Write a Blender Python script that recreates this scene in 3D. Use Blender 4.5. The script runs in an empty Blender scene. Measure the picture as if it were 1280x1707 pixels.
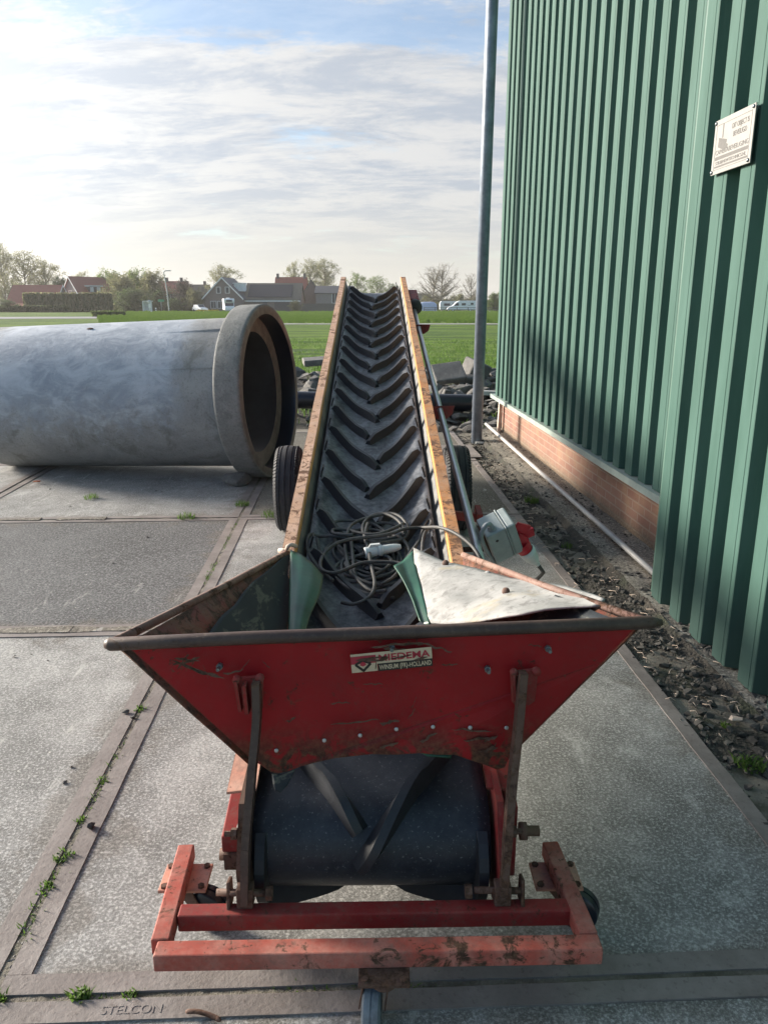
import bpy, bmesh, math, random
from math import sin, cos, pi, radians, sqrt, atan2
from mathutils import Vector, Matrix, noise as mnoise
random.seed(7)
S = bpy.context.scene
COL = S.collection
# ------------------------------------------------------------------ camera, sky, sun, exposure
cam_d = bpy.data.cameras.new('camera'); cam = bpy.data.objects.new('camera', cam_d); COL.objects.link(cam)
cam.location = (0, 0, 1.6)
PITCH = math.atan(347/1282.)
cam.rotation_euler = (pi/2 - PITCH, 0, 0)
cam_d.sensor_fit = 'VERTICAL'; cam_d.sensor_height = 24.0; cam_d.lens = 24.0*1282/1707
cam_d.clip_start = .05; cam_d.clip_end = 3000
S.camera = cam
SUN_AZ, SUN_EL = radians(-65), radians(17)          # azimuth from +Y, negative = to the left
SUNV = Vector((sin(SUN_AZ)*cos(SUN_EL), cos(SUN_AZ)*cos(SUN_EL), sin(SUN_EL)))
sd = bpy.data.lights.new('sun', 'SUN'); sd.energy = 4.1; sd.angle = radians(14); sd.color = (1, .90, .76)
so = bpy.data.objects.new('sun', sd); COL.objects.link(so)
so.rotation_euler = SUNV.to_track_quat('Z', 'Y').to_euler()
S.view_settings.view_transform = 'Standard'; S.view_settings.look = 'None'
S.view_settings.gamma = 1; S.view_settings.use_curve_mapping = False
S.view_settings.exposure = 1.38

class NT:
    """small helper round a node tree"""
    def __init__(s, tree):
        s.t = tree; s.n = tree.nodes; s.l = tree.links
    def node(s, typ, **kw):
        n = s.n.new(typ)
        for k, v in kw.items(): setattr(n, k, v)
        return n
    def put(s, sock, v):
        if v is None: return
        if isinstance(v, bpy.types.NodeSocket): s.l.new(v, sock)
        else:
            if isinstance(v, (tuple, list)) and len(v) == 3 and sock.type == 'RGBA': v = (*v, 1)
            sock.default_value = v
    def math(s, op, a, b=None, c=None, clamp=False):
        n = s.node('ShaderNodeMath', operation=op, use_clamp=clamp)
        s.put(n.inputs[0], a); s.put(n.inputs[1], b); s.put(n.inputs[2], c); return n.outputs[0]
    def vmath(s, op, a, b=None):
        n = s.node('ShaderNodeVectorMath', operation=op)
        s.put(n.inputs[0], a); s.put(n.inputs[1], b)
        return n.outputs['Value'] if op in ('DOT_PRODUCT', 'LENGTH') else n.outputs[0]
    def mix(s, f, a, b, typ='MIX'):
        n = s.node('ShaderNodeMix', data_type='RGBA', blend_type=typ)
        s.put(n.inputs[0], f); s.put(n.inputs[6], a); s.put(n.inputs[7], b); return n.outputs[2]
    def noise(s, vec, scale, detail=4, rough=.55, dist=0):
        n = s.node('ShaderNodeTexNoise'); s.put(n.inputs['Vector'], vec)
        n.inputs['Scale'].default_value = scale; n.inputs['Detail'].default_value = detail
        n.inputs['Roughness'].default_value = rough; n.inputs['Distortion'].default_value = dist
        return n.outputs[0]
    def voro(s, vec, scale, feature='F1', out=0):
        n = s.node('ShaderNodeTexVoronoi', feature=feature); s.put(n.inputs['Vector'], vec)
        n.inputs['Scale'].default_value = scale; return n.outputs[out]
    def step(s, x, lo, hi):
        n = s.node('ShaderNodeMapRange', interpolation_type='SMOOTHSTEP')
        s.put(n.inputs[0], x); n.inputs[1].default_value = lo; n.inputs[2].default_value = hi
        return n.outputs[0]
    def scale(s, vec, sc, loc=(0, 0, 0), rot=(0, 0, 0)):
        n = s.node('ShaderNodeMapping'); s.put(n.inputs[0], vec)
        n.inputs['Scale'].default_value = sc; n.inputs['Location'].default_value = loc; n.inputs['Rotation'].default_value = rot
        return n.outputs[0]
    def obj(s): return s.node('ShaderNodeTexCoord').outputs['Object']
    def pos(s): return s.node('ShaderNodeNewGeometry').outputs['Position']
    def sep(s, v):
        n = s.node('ShaderNodeSeparateXYZ'); s.put(n.inputs[0], v); return n.outputs
    def bump(s, h, strength=.3, dist=.01):
        n = s.node('ShaderNodeBump'); s.put(n.inputs['Height'], h)
        n.inputs['Strength'].default_value = strength; n.inputs['Distance'].default_value = dist; return n.outputs[0]

def material(name, fn):
    m = bpy.data.materials.new(name); m.use_nodes = True
    N = NT(m.node_tree); b = N.n['Principled BSDF']
    r = fn(N) or {}
    for k, v in r.items():
        N.put(b.inputs[{'col': 'Base Color', 'rough': 'Roughness', 'metal': 'Metallic', 'nrm': 'Normal', 'spec': 'Specular IOR Level', 'alpha': 'Alpha'}.get(k, k)], v)
    return m

# world: physical sky with a broken veil of thin cloud
W = bpy.data.worlds.new('World'); S.world = W; W.use_nodes = True
N = NT(W.node_tree); bg = N.n['Background']; outw = N.n['World Output']
sky = N.node('ShaderNodeTexSky', sky_type='NISHITA'); sky.sun_disc = False
sky.sun_elevation = SUN_EL; sky.sun_rotation = SUN_AZ
sky.air_density = 1.0; sky.dust_density = .9; sky.ozone_density = 2.5
N.put(bg.inputs[0], sky.outputs[0]); bg.inputs[1].default_value = .085
d = N.node('ShaderNodeTexCoord').outputs['Generated']
dx, dy, dz = N.sep(d)
den = N.math('ADD', N.math('MAXIMUM', dz, 0.0), .22)
cv = N.node('ShaderNodeCombineXYZ')
N.put(cv.inputs[0], N.math('DIVIDE', dx, den)); N.put(cv.inputs[1], N.math('DIVIDE', dy, den))
P = cv.outputs[0]
warp = N.noise(P, .5, 3, .5)
big = N.noise(N.scale(P, (1.0, 1.5, 1), (1.3, .4, 0), (0, 0, .35)), 1.5, 8, .62, .15)
fine = N.noise(N.scale(P, (1.3, 3.2, 1), (3.1, 2.2, 0), (0, 0, -.22)), 2.3, 11, .72, .3)
puff = N.noise(N.scale(P, (1.7, 2.4, 1), (5, 9, 0)), 4.2, 8, .64, .4)
sunang = N.math('MAXIMUM', N.vmath('DOT_PRODUCT', d, tuple(SUNV)), 0.0)
glow = N.math('POWER', sunang, 5.0); glow2 = N.math('POWER', sunang, 30.0)
front = N.step(N.vmath('DOT_PRODUCT', d, (sin(SUN_AZ*.35), cos(SUN_AZ*.35), .25)), -.15, .55)
tilt = N.math('ADD', dz, N.math('MULTIPLY', N.math('SUBTRACT', puff, .5), .10))
bank = N.step(tilt, .295, .235)                                   # the white bank below, open blue above
field = N.math('ADD', N.math('ADD', N.math('MULTIPLY', big, .50), N.math('MULTIPLY', fine, .50)), N.math('MULTIPLY', puff, .10))
field = N.math('ADD', field, N.math('MULTIPLY', bank, .15))
field = N.math('ADD', field, N.math('MULTIPLY', N.math('MULTIPLY', glow, bank), .26))
mask = N.step(field, .465, .66)
hz = N.step(dz, .16, .02)
mask = N.math('MAXIMUM', N.math('MULTIPLY', mask, .96), N.math('MULTIPLY', hz, .92))
mask = N.math('MULTIPLY', mask, N.math('ADD', .05, N.math('MULTIPLY', front, .95)))
mask = N.math('MAXIMUM', mask, N.math('MULTIPLY', front, .34))
shade = N.step(N.noise(N.scale(P, (1.2, 2.8, 1), (7, 1, 0), (0, 0, -.2)), 2.2, 10, .72, .25), .38, .60)
ccol = N.mix(shade, (.68, .74, .83), (1.0, .995, .985))
ccol = N.mix(hz, ccol, (.95, .925, .86))
ccol = N.mix(N.math('MULTIPLY', glow, .9, clamp=True), ccol, (1.0, .97, .91))
cstr = N.math('ADD', N.math('ADD', .30, N.math('MULTIPLY', glow, .66)), N.math('MULTIPLY', glow2, 7))
bg2 = N.node('ShaderNodeBackground'); N.put(bg2.inputs[0], ccol); N.put(bg2.inputs[1], cstr)
mx = N.node('ShaderNodeMixShader'); N.put(mx.inputs[0], mask); N.l.new(bg.outputs[0], mx.inputs[1]); N.l.new(bg2.outputs[0], mx.inputs[2])
N.l.new(mx.outputs[0], outw.inputs[0])

# ------------------------------------------------------------------ object helpers
class MB:
    """collects shapes, builds ONE mesh object"""
    def __init__(s): s.v = []; s.f = []; s.sm = []
    def add(s, vs, fs, smooth=False):
        o = len(s.v); s.v += [tuple(v) for v in vs]
        s.f += [tuple(i+o for i in f) for f in fs]; s.sm += [smooth]*len(fs); return s
    def box(s, a, b, fn=None):
        x0, y0, z0 = a; x1, y1, z1 = b
        vs = [(x0, y0, z0), (x1, y0, z0), (x1, y1, z0), (x0, y1, z0), (x0, y0, z1), (x1, y0, z1), (x1, y1, z1), (x0, y1, z1)]
        if fn: vs = [fn(*v) for v in vs]
        return s.add(vs, [(0, 3, 2, 1), (4, 5, 6, 7), (0, 1, 5, 4), (1, 2, 6, 5), (2, 3, 7, 6), (3, 0, 4, 7)])
    def bar(s, p, q, w, h, up=(0, 0, 1)):
        p, q = Vector(p), Vector(q); d = (q-p).normalized(); r = d.cross(Vector(up)).normalized(); u = r.cross(d)
        vs = []
        for c in (p, q):
            for a, b in ((-1, -1), (1, -1), (1, 1), (-1, 1)): vs.append(c + r*(a*w/2) + u*(b*h/2))
        return s.add(vs, [(0, 1, 2, 3), (7, 6, 5, 4), (0, 4, 5, 1), (1, 5, 6, 2), (2, 6, 7, 3), (3, 7, 4, 0)])
    def tube(s, pts, r, n=10, cap=True, smooth=True):
        pts = [Vector(p) for p in pts]; m = len(pts)
        rs = r if isinstance(r, (list, tuple)) else [r]*m
        t0 = (pts[1]-pts[0]).normalized()
        a = t0.orthogonal().normalized(); o = len(s.v); vs = []
        for i, p in enumerate(pts):
            t = (pts[min(i+1, m-1)]-pts[max(i-1, 0)]).normalized()
            a = (a - t*a.dot(t)); a = a.normalized() if a.length > 1e-6 else t.orthogonal().normalized()
            b = t.cross(a)
            for k in range(n): vs.append(p + (a*cos(2*pi*k/n) + b*sin(2*pi*k/n))*rs[i])
        fs = [(i*n+k, i*n+(k+1) % n, (i+1)*n+(k+1) % n, (i+1)*n+k) for i in range(m-1) for k in range(n)]
        s.add(vs, fs, smooth)
        if cap:
            s.f.append(tuple(o+k for k in reversed(range(n)))); s.sm.append(False)
            s.f.append(tuple(o+(m-1)*n+k for k in range(n))); s.sm.append(False)
        return s
    def lathe(s, prof, c, axis, n=48, smooth=True):
        """prof: list of (along, radius)"""
        c = Vector(c); ax = Vector(axis).normalized(); a = ax.orthogonal().normalized(); b = ax.cross(a)
        vs = []
        for (t, r) in prof:
            for k in range(n): vs.append(c + ax*t + (a*cos(2*pi*k/n)+b*sin(2*pi*k/n))*r)
        fs = [(i*n+k, i*n+(k+1) % n, (i+1)*n+(k+1) % n, (i+1)*n+k) for i in range(len(prof)-1) for k in range(n)]
        return s.add(vs, fs, smooth)
    def prism(s, poly, vec):
        """poly: 3-D points of a planar outline, extruded along vec"""
        n = len(poly); v = Vector(vec); vs = [Vector(p) for p in poly]; vs += [p+v for p in vs]
        fs = [tuple(range(n-1, -1, -1)), tuple(range(n, 2*n))] + [(i, (i+1) % n, n+(i+1) % n, n+i) for i in range(n)]
        return s.add(vs, fs)
    def build(s, name, mat, parent=None, bevel=0, seg=2, recalc=True, sharp=None):
        me = bpy.data.meshes.new(name); me.from_pydata(s.v, [], s.f); me.update()
        me.polygons.foreach_set('use_smooth', s.sm)
        if recalc:
            bm = bmesh.new(); bm.from_mesh(me); bmesh.ops.recalc_face_normals(bm, faces=bm.faces); bm.to_mesh(me); bm.free()
        if sharp: me.set_sharp_from_angle(angle=radians(sharp))
        o = bpy.data.objects.new(name, me); COL.objects.link(o)
        if mat: me.materials.append(mat)
        if parent: o.parent = parent
        if bevel:
            b = o.modifiers.new('edge', 'BEVEL'); b.width = bevel; b.segments = seg; b.limit_method = 'ANGLE'; b.angle_limit = radians(40)
        return o

def tag(o, label=None, cat=None, group=None, kind=None):
    if label: o['label'] = label
    if cat: o['category'] = cat
    if group: o['group'] = group
    if kind: o['kind'] = kind
    return o
def struct(o): o['kind'] = 'structure'; return o
def thing(name, label, cat, loc=(0, 0, 0), rz=0, group=None):
    o = bpy.data.objects.new(name, None); o.empty_display_size = .2; COL.objects.link(o)
    o.location = loc; o.rotation_euler = (0, 0, rz); return tag(o, label, cat, group)
def copy_tree(o, parent=None):
    c = o.copy(); COL.objects.link(c)
    if parent: c.parent = parent
    for ch in list(o.children): copy_tree(ch, c)
    return c
def text_mesh(name, body, size, mat, M, parent=None, extrude=.0006, align='LEFT', width=None, bold=0.0):
    cu = bpy.data.curves.new(name, 'FONT'); cu.body = body; cu.size = size; cu.extrude = extrude; cu.align_x = align; cu.offset = bold
    t = bpy.data.objects.new(name, cu); COL.objects.link(t)
    dg = bpy.context.evaluated_depsgraph_get(); me = bpy.data.meshes.new_from_object(t.evaluated_get(dg))
    bpy.data.objects.remove(t); bpy.data.curves.remove(cu)
    if width:
        xs = [v.co.x for v in me.vertices]; w = max(xs)-min(xs); x0 = min(xs)
        for v in me.vertices: v.co.x = (v.co.x-x0)*width/w
    me.transform(M); me.materials.clear(); me.materials.append(mat)
    o = bpy.data.objects.new(name, me); COL.objects.link(o)
    if parent: o.parent = parent
    return o
def smooth_path(pts, k=4):
    pts = [Vector(p) for p in pts]; out = []
    for i in range(len(pts)-1):
        p0 = pts[max(i-1, 0)]; p1 = pts[i]; p2 = pts[i+1]; p3 = pts[min(i+2, len(pts)-1)]
        for j in range(k):
            t = j/k
            out.append(.5*((2*p1)+(p2-p0)*t+(2*p0-5*p1+4*p2-p3)*t*t+(3*p1-p0-3*p2+p3)*t**3))
    out.append(pts[-1]); return out

# ------------------------------------------------------------------ materials
def m_concrete(base, speck=.5, tint=(1, 1, 1), patch=.5, bumpk=.35, fines=1.0, dark=(.09, .085, .075)):
    def fn(N):
        p = N.pos()
        big = N.noise(p, .8, 7, .62, .7); mid = N.noise(p, 6, 7, .68, .3); sp = N.noise(p, 105*fines, 4, .78); vf = N.noise(p, 420*fines, 2, .6)
        wear = N.noise(N.scale(p, (2.2, .9, 1), (4, 2, 0), (0, 0, .7)), 2.4, 8, .7, .6)
        c = N.mix(N.step(big, .32, .68), tuple(b*(1-.55*patch) for b in base), tuple(b*(1+.30*patch) for b in base))
        damp = N.noise(N.scale(p, (1, 1, 1), (3, 8, 0)), 1.6, 8, .68, .8)
        c = N.mix(N.math('MULTIPLY', N.step(damp, .48, .62), .7*patch), c, tuple(b*.48 for b in base))
        c = N.mix(N.math('MULTIPLY', N.step(mid, .42, .72), .45*patch), c, dark)
        c = N.mix(N.math('MULTIPLY', N.step(wear, .54, .70), .75*patch), c, tuple(min(.6, b*1.5+.03) for b in base))
        c = N.mix(N.math('MULTIPLY', N.step(sp, .49, .63), .9*speck), c, tuple(min(.75, b*2.1+.06) for b in base))
        c = N.mix(N.math('MULTIPLY', N.step(sp, .48, .34), .9*speck), c, tuple(b*.30 for b in base))
        c = N.mix(N.math('MULTIPLY', N.step(vf, .5, .68), .5*speck), c, tuple(min(.8, b*1.8) for b in base))
        of = N.vmath('DOT_PRODUCT', p, (cos(.042), sin(.042), 0)); al = N.vmath('DOT_PRODUCT', p, (-sin(.042), cos(.042), 0)); dj = None
        for q_, v_ in ((of, -.875), (of, 1.32), (of, -3.07), (al, 1.50), (al, 3.67), (al, 5.78)):      # soil worked out of the joints
            e_ = N.math('ABSOLUTE', N.math('SUBTRACT', q_, v_)); dj = e_ if dj is None else N.math('MINIMUM', dj, e_)
        soil = N.step(N.math('ADD', dj, N.math('MULTIPLY', N.math('SUBTRACT', N.noise(p, 4.5, 7, .7, .5), .5), .75)), .16, .03)
        c = N.mix(N.math('MULTIPLY', soil, .5), c, N.mix(N.step(sp, .4, .6), (.085, .074, .06), (.19, .165, .14)))
        scuff = N.noise(N.scale(p, (5.5, 1.1, 1), (1, 3, 0), (0, 0, -.9)), 2.6, 9, .72, .5)
        c = N.mix(N.math('MULTIPLY', N.math('MULTIPLY', N.step(scuff, .58, .66), N.step(N.noise(p, .9, 3), .46, .58)), .6*patch+.1), c, (.50, .49, .46))
        spot = N.step(N.voro(p, 16), .085, .05)
        c = N.mix(N.math('MULTIPLY', spot, N.step(N.noise(p, 3.3), .5, .62)), c, (.62, .60, .55))
        h = N.math('ADD', N.math('ADD', N.math('MULTIPLY', sp, .6), N.math('MULTIPLY', mid, .8)), N.math('MULTIPLY', vf, .3))
        return dict(col=c, rough=.9, nrm=N.bump(h, bumpk, .012), spec=.3)
    return fn
M = {}
M['conc'] = material('slab_concrete', m_concrete((.285, .28, .27), .62, patch=.9))
M['conc2'] = material('smooth_concrete', m_concrete((.285, .28, .27), .65, patch=.8))
M['moss'] = material('mossy_concrete', m_concrete((.15, .138, .115), .7, patch=.9, bumpk=.6, fines=.7, dark=(.06, .06, .04)))
M['asph'] = material('asphalt_slab', m_concrete((.105, .105, .107), 1.0, patch=.45, bumpk=.6, fines=.75, dark=(.05, .05, .05)))
M['apron'] = material('rough_concrete', m_concrete((.22, .202, .168), .9, patch=.9, bumpk=.8, fines=.6))
def f(N):
    p = N.pos(); a = N.noise(p, 3.2, 6, .65); b = N.noise(p, 45, 5, .7); v = N.voro(p, 60)
    c = N.mix(N.step(a, .35, .65), (.035, .032, .028), (.075, .066, .052))
    c = N.mix(N.step(b, .55, .75), c, (.16, .15, .135)); c = N.mix(N.math('MULTIPLY', N.step(N.noise(p, 1.7, 4), .52, .66), .5), c, (.05, .065, .03))
    return dict(col=c, rough=.95, nrm=N.bump(N.math('ADD', b, N.math('MULTIPLY', v, .8)), .9, .02))
M['dirt'] = material('dark_dirt', f)
def f(N):
    p = N.pos(); a = N.noise(p, 5, 6, .65); b = N.noise(p, 60, 4, .7)
    c = N.mix(N.step(a, .35, .68), (.165, .142, .132), (.235, .208, .195)); c = N.mix(N.math('MULTIPLY', N.step(b, .55, .7), .5), c, (.075, .055, .047))
    return dict(col=c, rough=.7, nrm=N.bump(N.math('ADD', a, b), .35, .006), spec=.4)
def f(N):
    p = N.pos(); a = N.noise(p, 6, 6, .65); b = N.noise(p, 70, 5, .7)
    c = N.mix(N.step(a, .35, .65), (.12, .105, .085), (.22, .20, .165)); c = N.mix(N.step(b, .5, .72), c, (.24, .22, .19)); c = N.mix(N.math('MULTIPLY', N.step(N.noise(p, 4, 4), .5, .62), .5), c, (.05, .055, .03))
    return dict(col=c, rough=.95, nrm=N.bump(b, .9, .012))
M['sand'] = material('sandy_joint_fill', f)
def f(N):
    p = N.pos(); a = N.noise(p, 5, 6, .65); b = N.noise(p, 60, 4, .7)
    c = N.mix(N.step(a, .35, .68), (.165, .142, .132), (.235, .208, .195)); c = N.mix(N.math('MULTIPLY', N.step(b, .55, .7), .5), c, (.085, .065, .057))
    return dict(col=c, rough=.7, nrm=N.bump(N.math('ADD', a, b), .35, .006), spec=.4)
M['edge'] = material('worn_steel_edge', f)
def m_paint(col, rust_amt=.5, rough=.5, fade=(.30, .10, .085), fade_amt=.0, low=None, dark=(.045, .024, .016), grime=.45, veil=.22, spec=.4):
    def fn(N):
        p = N.obj(); x, y, z = N.sep(p)
        a = N.noise(p, 2.6, 5, .6); b = N.noise(p, 17, 8, .72, .6); g = N.noise(p, 70, 4, .7)
        sc = N.noise(N.scale(p, (60, 60, 7), (0, 0, 0), (0, .5, .2)), 1.0, 5, .75)
        c = N.mix(N.step(a, .3, .7), tuple(k*.8 for k in col), tuple(min(1, k*1.15) for k in col))
        if fade_amt: c = N.mix(N.math('MULTIPLY', N.step(N.noise(p, 9, 6, .7), .35, .7), fade_amt), c, fade)
        t = .74 - .22*rust_amt
        r = N.step(N.math('ADD', N.math('MULTIPLY', b, .72), N.math('MULTIPLY', a, .34)), t-.03, t+.035)
        if low is not None:
            lo = N.math('MULTIPLY', N.step(z, low+.12, low-.01), N.step(N.math('ADD', N.math('MULTIPLY', b, .8), N.math('MULTIPLY', a, .2)), .40, .50))
            r = N.math('MAXIMUM', r, lo)
        fl = N.noise(p, 42, 6, .75, .4)
        r = N.math('MAXIMUM', r, N.math('MULTIPLY', N.step(N.math('ADD', N.math('MULTIPLY', fl, .75), N.math('MULTIPLY', N.noise(p, 5, 4), .3)), .665-.10*rust_amt, .70-.10*rust_amt), .85))
        r = N.math('MAXIMUM', r, N.math('MULTIPLY', N.step(sc, .71-.05*rust_amt, .76-.05*rust_amt), .8))
        bv = N.node('ShaderNodeBevel', samples=4); bv.inputs[0].default_value = .007
        ed = N.math('SUBTRACT', 1.0, N.vmath('DOT_PRODUCT', bv.outputs[0], N.node('ShaderNodeNewGeometry').outputs['Normal']))
        r = N.math('MAXIMUM', r, N.math('MULTIPLY', N.step(N.math('MULTIPLY', ed, N.math('ADD', .35, fl)), .06, .16), .9))
        rc = N.mix(N.step(g, .35, .7), dark, (.13, .062, .034))
        c2 = N.mix(r, c, rc)
        gr = N.math('MULTIPLY', N.step(N.math('ADD', N.math('MULTIPLY', N.noise(p, 6, 7, .72, .4), .6), N.math('MULTIPLY', g, .4)), .44, .66), grime)
        c2 = N.mix(gr, c2, (.085, .062, .05)); c2 = N.mix(N.math('MULTIPLY', N.step(g, .5, .8), veil), c2, (.22, .16, .13))
        ro = N.math('ADD', rough, N.math('MULTIPLY', r, .3))
        return dict(col=c2, rough=ro, spec=spec, nrm=N.bump(N.math('SUBTRACT', N.math('MULTIPLY', g, .25), N.math('MULTIPLY', r, .5)), .35, .004))
    return fn
M['red'] = material('red_hopper_paint', m_paint((.30, .008, .012), .46, .5, low=.50, grime=.16, veil=.03, spec=.22))
M['redframe'] = material('faded_red_frame_paint', m_paint((.38, .075, .052), .66, .65, (.44, .22, .175), .75, grime=.5, spec=.3))
M['reddark'] = material('red_beam_paint', m_paint((.25, .018, .018), .55, .6, (.28, .10, .08), .35, spec=.25))
M['rust'] = material('rusty_steel', m_paint((.10, .055, .04), .9, .75, (.16, .085, .06), .7))
M['orange'] = material('worn_orange_rail', m_paint((.60, .27, .065), .42, .55, (.50, .30, .16), .55, dark=(.16, .075, .03), grime=.15))
M['orange2'] = material('scratched_orange_top', m_paint((.52, .22, .075), .78, .6, (.48, .30, .20), .8, dark=(.15, .07, .04), grime=.3))
M['railtop'] = material('bleached_rail_top', m_paint((.58, .37, .27), .74, .65, (.55, .30, .16), .6, dark=(.15, .07, .04), grime=.25))
M['pink'] = material('bleached_red_plate', m_paint((.60, .27, .19), .4, .7, (.5, .33, .26), .7))
M['rim'] = material('dark_rim_tube', m_paint((.055, .032, .028), .6, .5, (.11, .07, .055), .6))
M['inner'] = material('rusty_red_inside', m_paint((.19, .035, .022), .95, .7, (.14, .09, .035), .7))
def m_plain(col, rough=.5, metal=0, var=.2, scale=12, bumpk=.1, dust=0, dustc=(.25, .24, .22), spec=.5):
    def fn(N):
        p = N.obj(); a = N.noise(p, scale, 6, .65); b = N.noise(p, scale*7, 4, .7)
        c = N.mix(N.step(a, .3, .7), tuple(k*(1-var) for k in col), tuple(min(1, k*(1+var)) for k in col))
        if dust:
            dd = N.math('MULTIPLY', N.step(N.math('ADD', N.math('MULTIPLY', N.noise(p, scale*.45, 7, .7, .5), .6), N.math('MULTIPLY', b, .4)), .44, .68), dust)
            c = N.mix(dd, c, dustc)
        return dict(col=c, rough=rough, metal=metal, nrm=N.bump(N.math('ADD', N.math('MULTIPLY', a, .5), b), bumpk, .004), spec=spec)
    return fn
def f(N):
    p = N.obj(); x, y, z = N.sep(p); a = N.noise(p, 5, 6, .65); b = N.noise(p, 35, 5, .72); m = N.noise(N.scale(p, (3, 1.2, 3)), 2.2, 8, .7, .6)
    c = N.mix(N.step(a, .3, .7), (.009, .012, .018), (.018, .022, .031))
    k = N.step(y, .25, 1.3); dd = N.math('ADD', N.math('MULTIPLY', m, .6), N.math('MULTIPLY', b, .4))  # besides real dust, paler up the run: light painted in, foot drum kept dark
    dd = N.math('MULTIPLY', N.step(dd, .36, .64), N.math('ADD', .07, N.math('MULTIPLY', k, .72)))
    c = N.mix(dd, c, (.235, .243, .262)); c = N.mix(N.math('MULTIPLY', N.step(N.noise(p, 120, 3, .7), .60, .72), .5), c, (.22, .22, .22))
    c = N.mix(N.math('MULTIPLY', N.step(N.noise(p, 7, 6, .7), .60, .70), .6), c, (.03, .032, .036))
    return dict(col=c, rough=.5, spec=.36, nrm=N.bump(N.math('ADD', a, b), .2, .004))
M['belt'] = material('dusty_belt_painted_light', f)
M['cleat'] = material('black_cleat_rubber', m_plain((.010, .012, .017), .55, 0, .25, 9, .15, .2, (.05, .053, .062)))
M['tyre'] = material('tyre_rubber', m_plain((.022, .024, .03), .75, 0, .3, 14, .2, .4, (.085, .08, .072)))
M['galv'] = material('galvanised_steel', m_plain((.19, .225, .285), .45, .25, .22, 9, .12, .25, (.40, .41, .42)))
M['shaft'] = material('bright_steel_shaft', m_plain((.45, .47, .48), .32, .6, .12, 10, .05))
M['greyplate'] = material('grey_side_plate', m_plain((.15, .152, .15), .6, .2, .25, 7, .2, .5, (.24, .225, .20)))
M['boxgrey'] = material('grey_electric_box', m_plain((.27, .31, .31), .45, 0, .12, 14, .08, .25, (.40, .40, .38)))
M['whiteplas'] = material('white_plastic', m_plain((.62, .64, .63), .4, 0, .1, 14, .05, .3, (.34, .33, .30)))
M['redplas'] = material('red_plastic', m_plain((.45, .016, .03), .38, 0, .15, 14, .05))
M['cable'] = material('grey_rubber_cable', m_plain((.050, .048, .046), .62, 0, .3, 20, .15, .55, (.14, .13, .12)))
M['greyhose'] = material('grey_conduit', m_plain((.24, .26, .27), .5, 0, .15, 20, .05))
M['greensheet'] = material('green_plastic_sheet', m_plain((.008, .060, .034), .42, 0, .3, 7, .08, .3, (.05, .11, .07)))
def f(N):
    p = N.obj(); a = N.noise(p, 5, 6, .65); b = N.noise(N.scale(p, (2.2, 2.2, 6), (0, 0, 0), (.5, .4, .8)), 3, 6, .7, .4)
    c = N.mix(N.step(a, .3, .7), (.009, .013, .018), (.018, .025, .031)); c = N.mix(N.math('MULTIPLY', N.step(b, .54, .62), .75), c, (.12, .125, .095))
    return dict(col=c, rough=.75, nrm=N.bump(b, .25, .006))
M['lining'] = material('patchy_rubber_lining', f)
def f(N):
    p = N.obj(); a = N.noise(p, 6, 6, .65); b = N.noise(p, 26, 6, .72, .5); g = N.noise(p, 80, 4, .7)
    c = N.mix(N.step(a, .35, .65), (.22, .22, .212), (.33, .325, .315)); c = N.mix(N.math('MULTIPLY', N.step(b, .48, .68), .75), c, (.12, .115, .11))
    c = N.mix(N.math('MULTIPLY', N.step(N.noise(p, 4.2, 5, .6), .56, .68), .55), c, (.33, .27, .16))
    return dict(col=c, rough=.75, nrm=N.bump(N.math('ADD', b, N.math('MULTIPLY', g, .4)), .35, .005))
M['paleflap'] = material('weathered_pale_sheet', f)
def f(N):
    p = N.obj(); x, y, z = N.sep(p)
    br = N.node('ShaderNodeTexBrick'); u = N.node('ShaderNodeCombineXYZ'); N.put(u.inputs[0], y); N.put(u.inputs[1], z)
    N.put(br.inputs['Vector'], u.outputs[0]); br.inputs['Scale'].default_value = 1; br.offset = .5
    br.inputs['Brick Width'].default_value = .225; br.inputs['Row Height'].default_value = .066
    br.inputs['Mortar Size'].default_value = .007; br.inputs['Mortar Smooth'].default_value = .3; br.inputs['Bias'].default_value = -.1
    N.put(br.inputs['Color1'], (.235, .125, .092)); N.put(br.inputs['Color2'], (.195, .09, .068)); N.put(br.inputs['Mortar'], (.26, .19, .15))
    a = N.noise(p, 5, 6, .65); b = N.noise(p, 55, 5, .7)
    c = N.mix(N.math('MULTIPLY', N.step(a, .42, .72), .5), br.outputs[0], (.30, .20, .12))
    lo = N.math('MULTIPLY', N.step(N.math('ADD', z, N.math('MULTIPLY', a, .16)), .24, .10), .75)
    c = N.mix(lo, c, N.mix(N.step(b, .4, .65), (.10, .085, .06), (.25, .20, .13)))
    c = N.mix(N.math('MULTIPLY', N.step(b, .55, .8), .3), c, (.14, .07, .05))
    h = N.math('ADD', N.math('MULTIPLY', br.outputs['Fac'], -1.0), N.math('MULTIPLY', b, .4))
    return dict(col=c, rough=.9, nrm=N.bump(h, .5, .008))
M['brick'] = material('red_brick_plinth', f)
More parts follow.
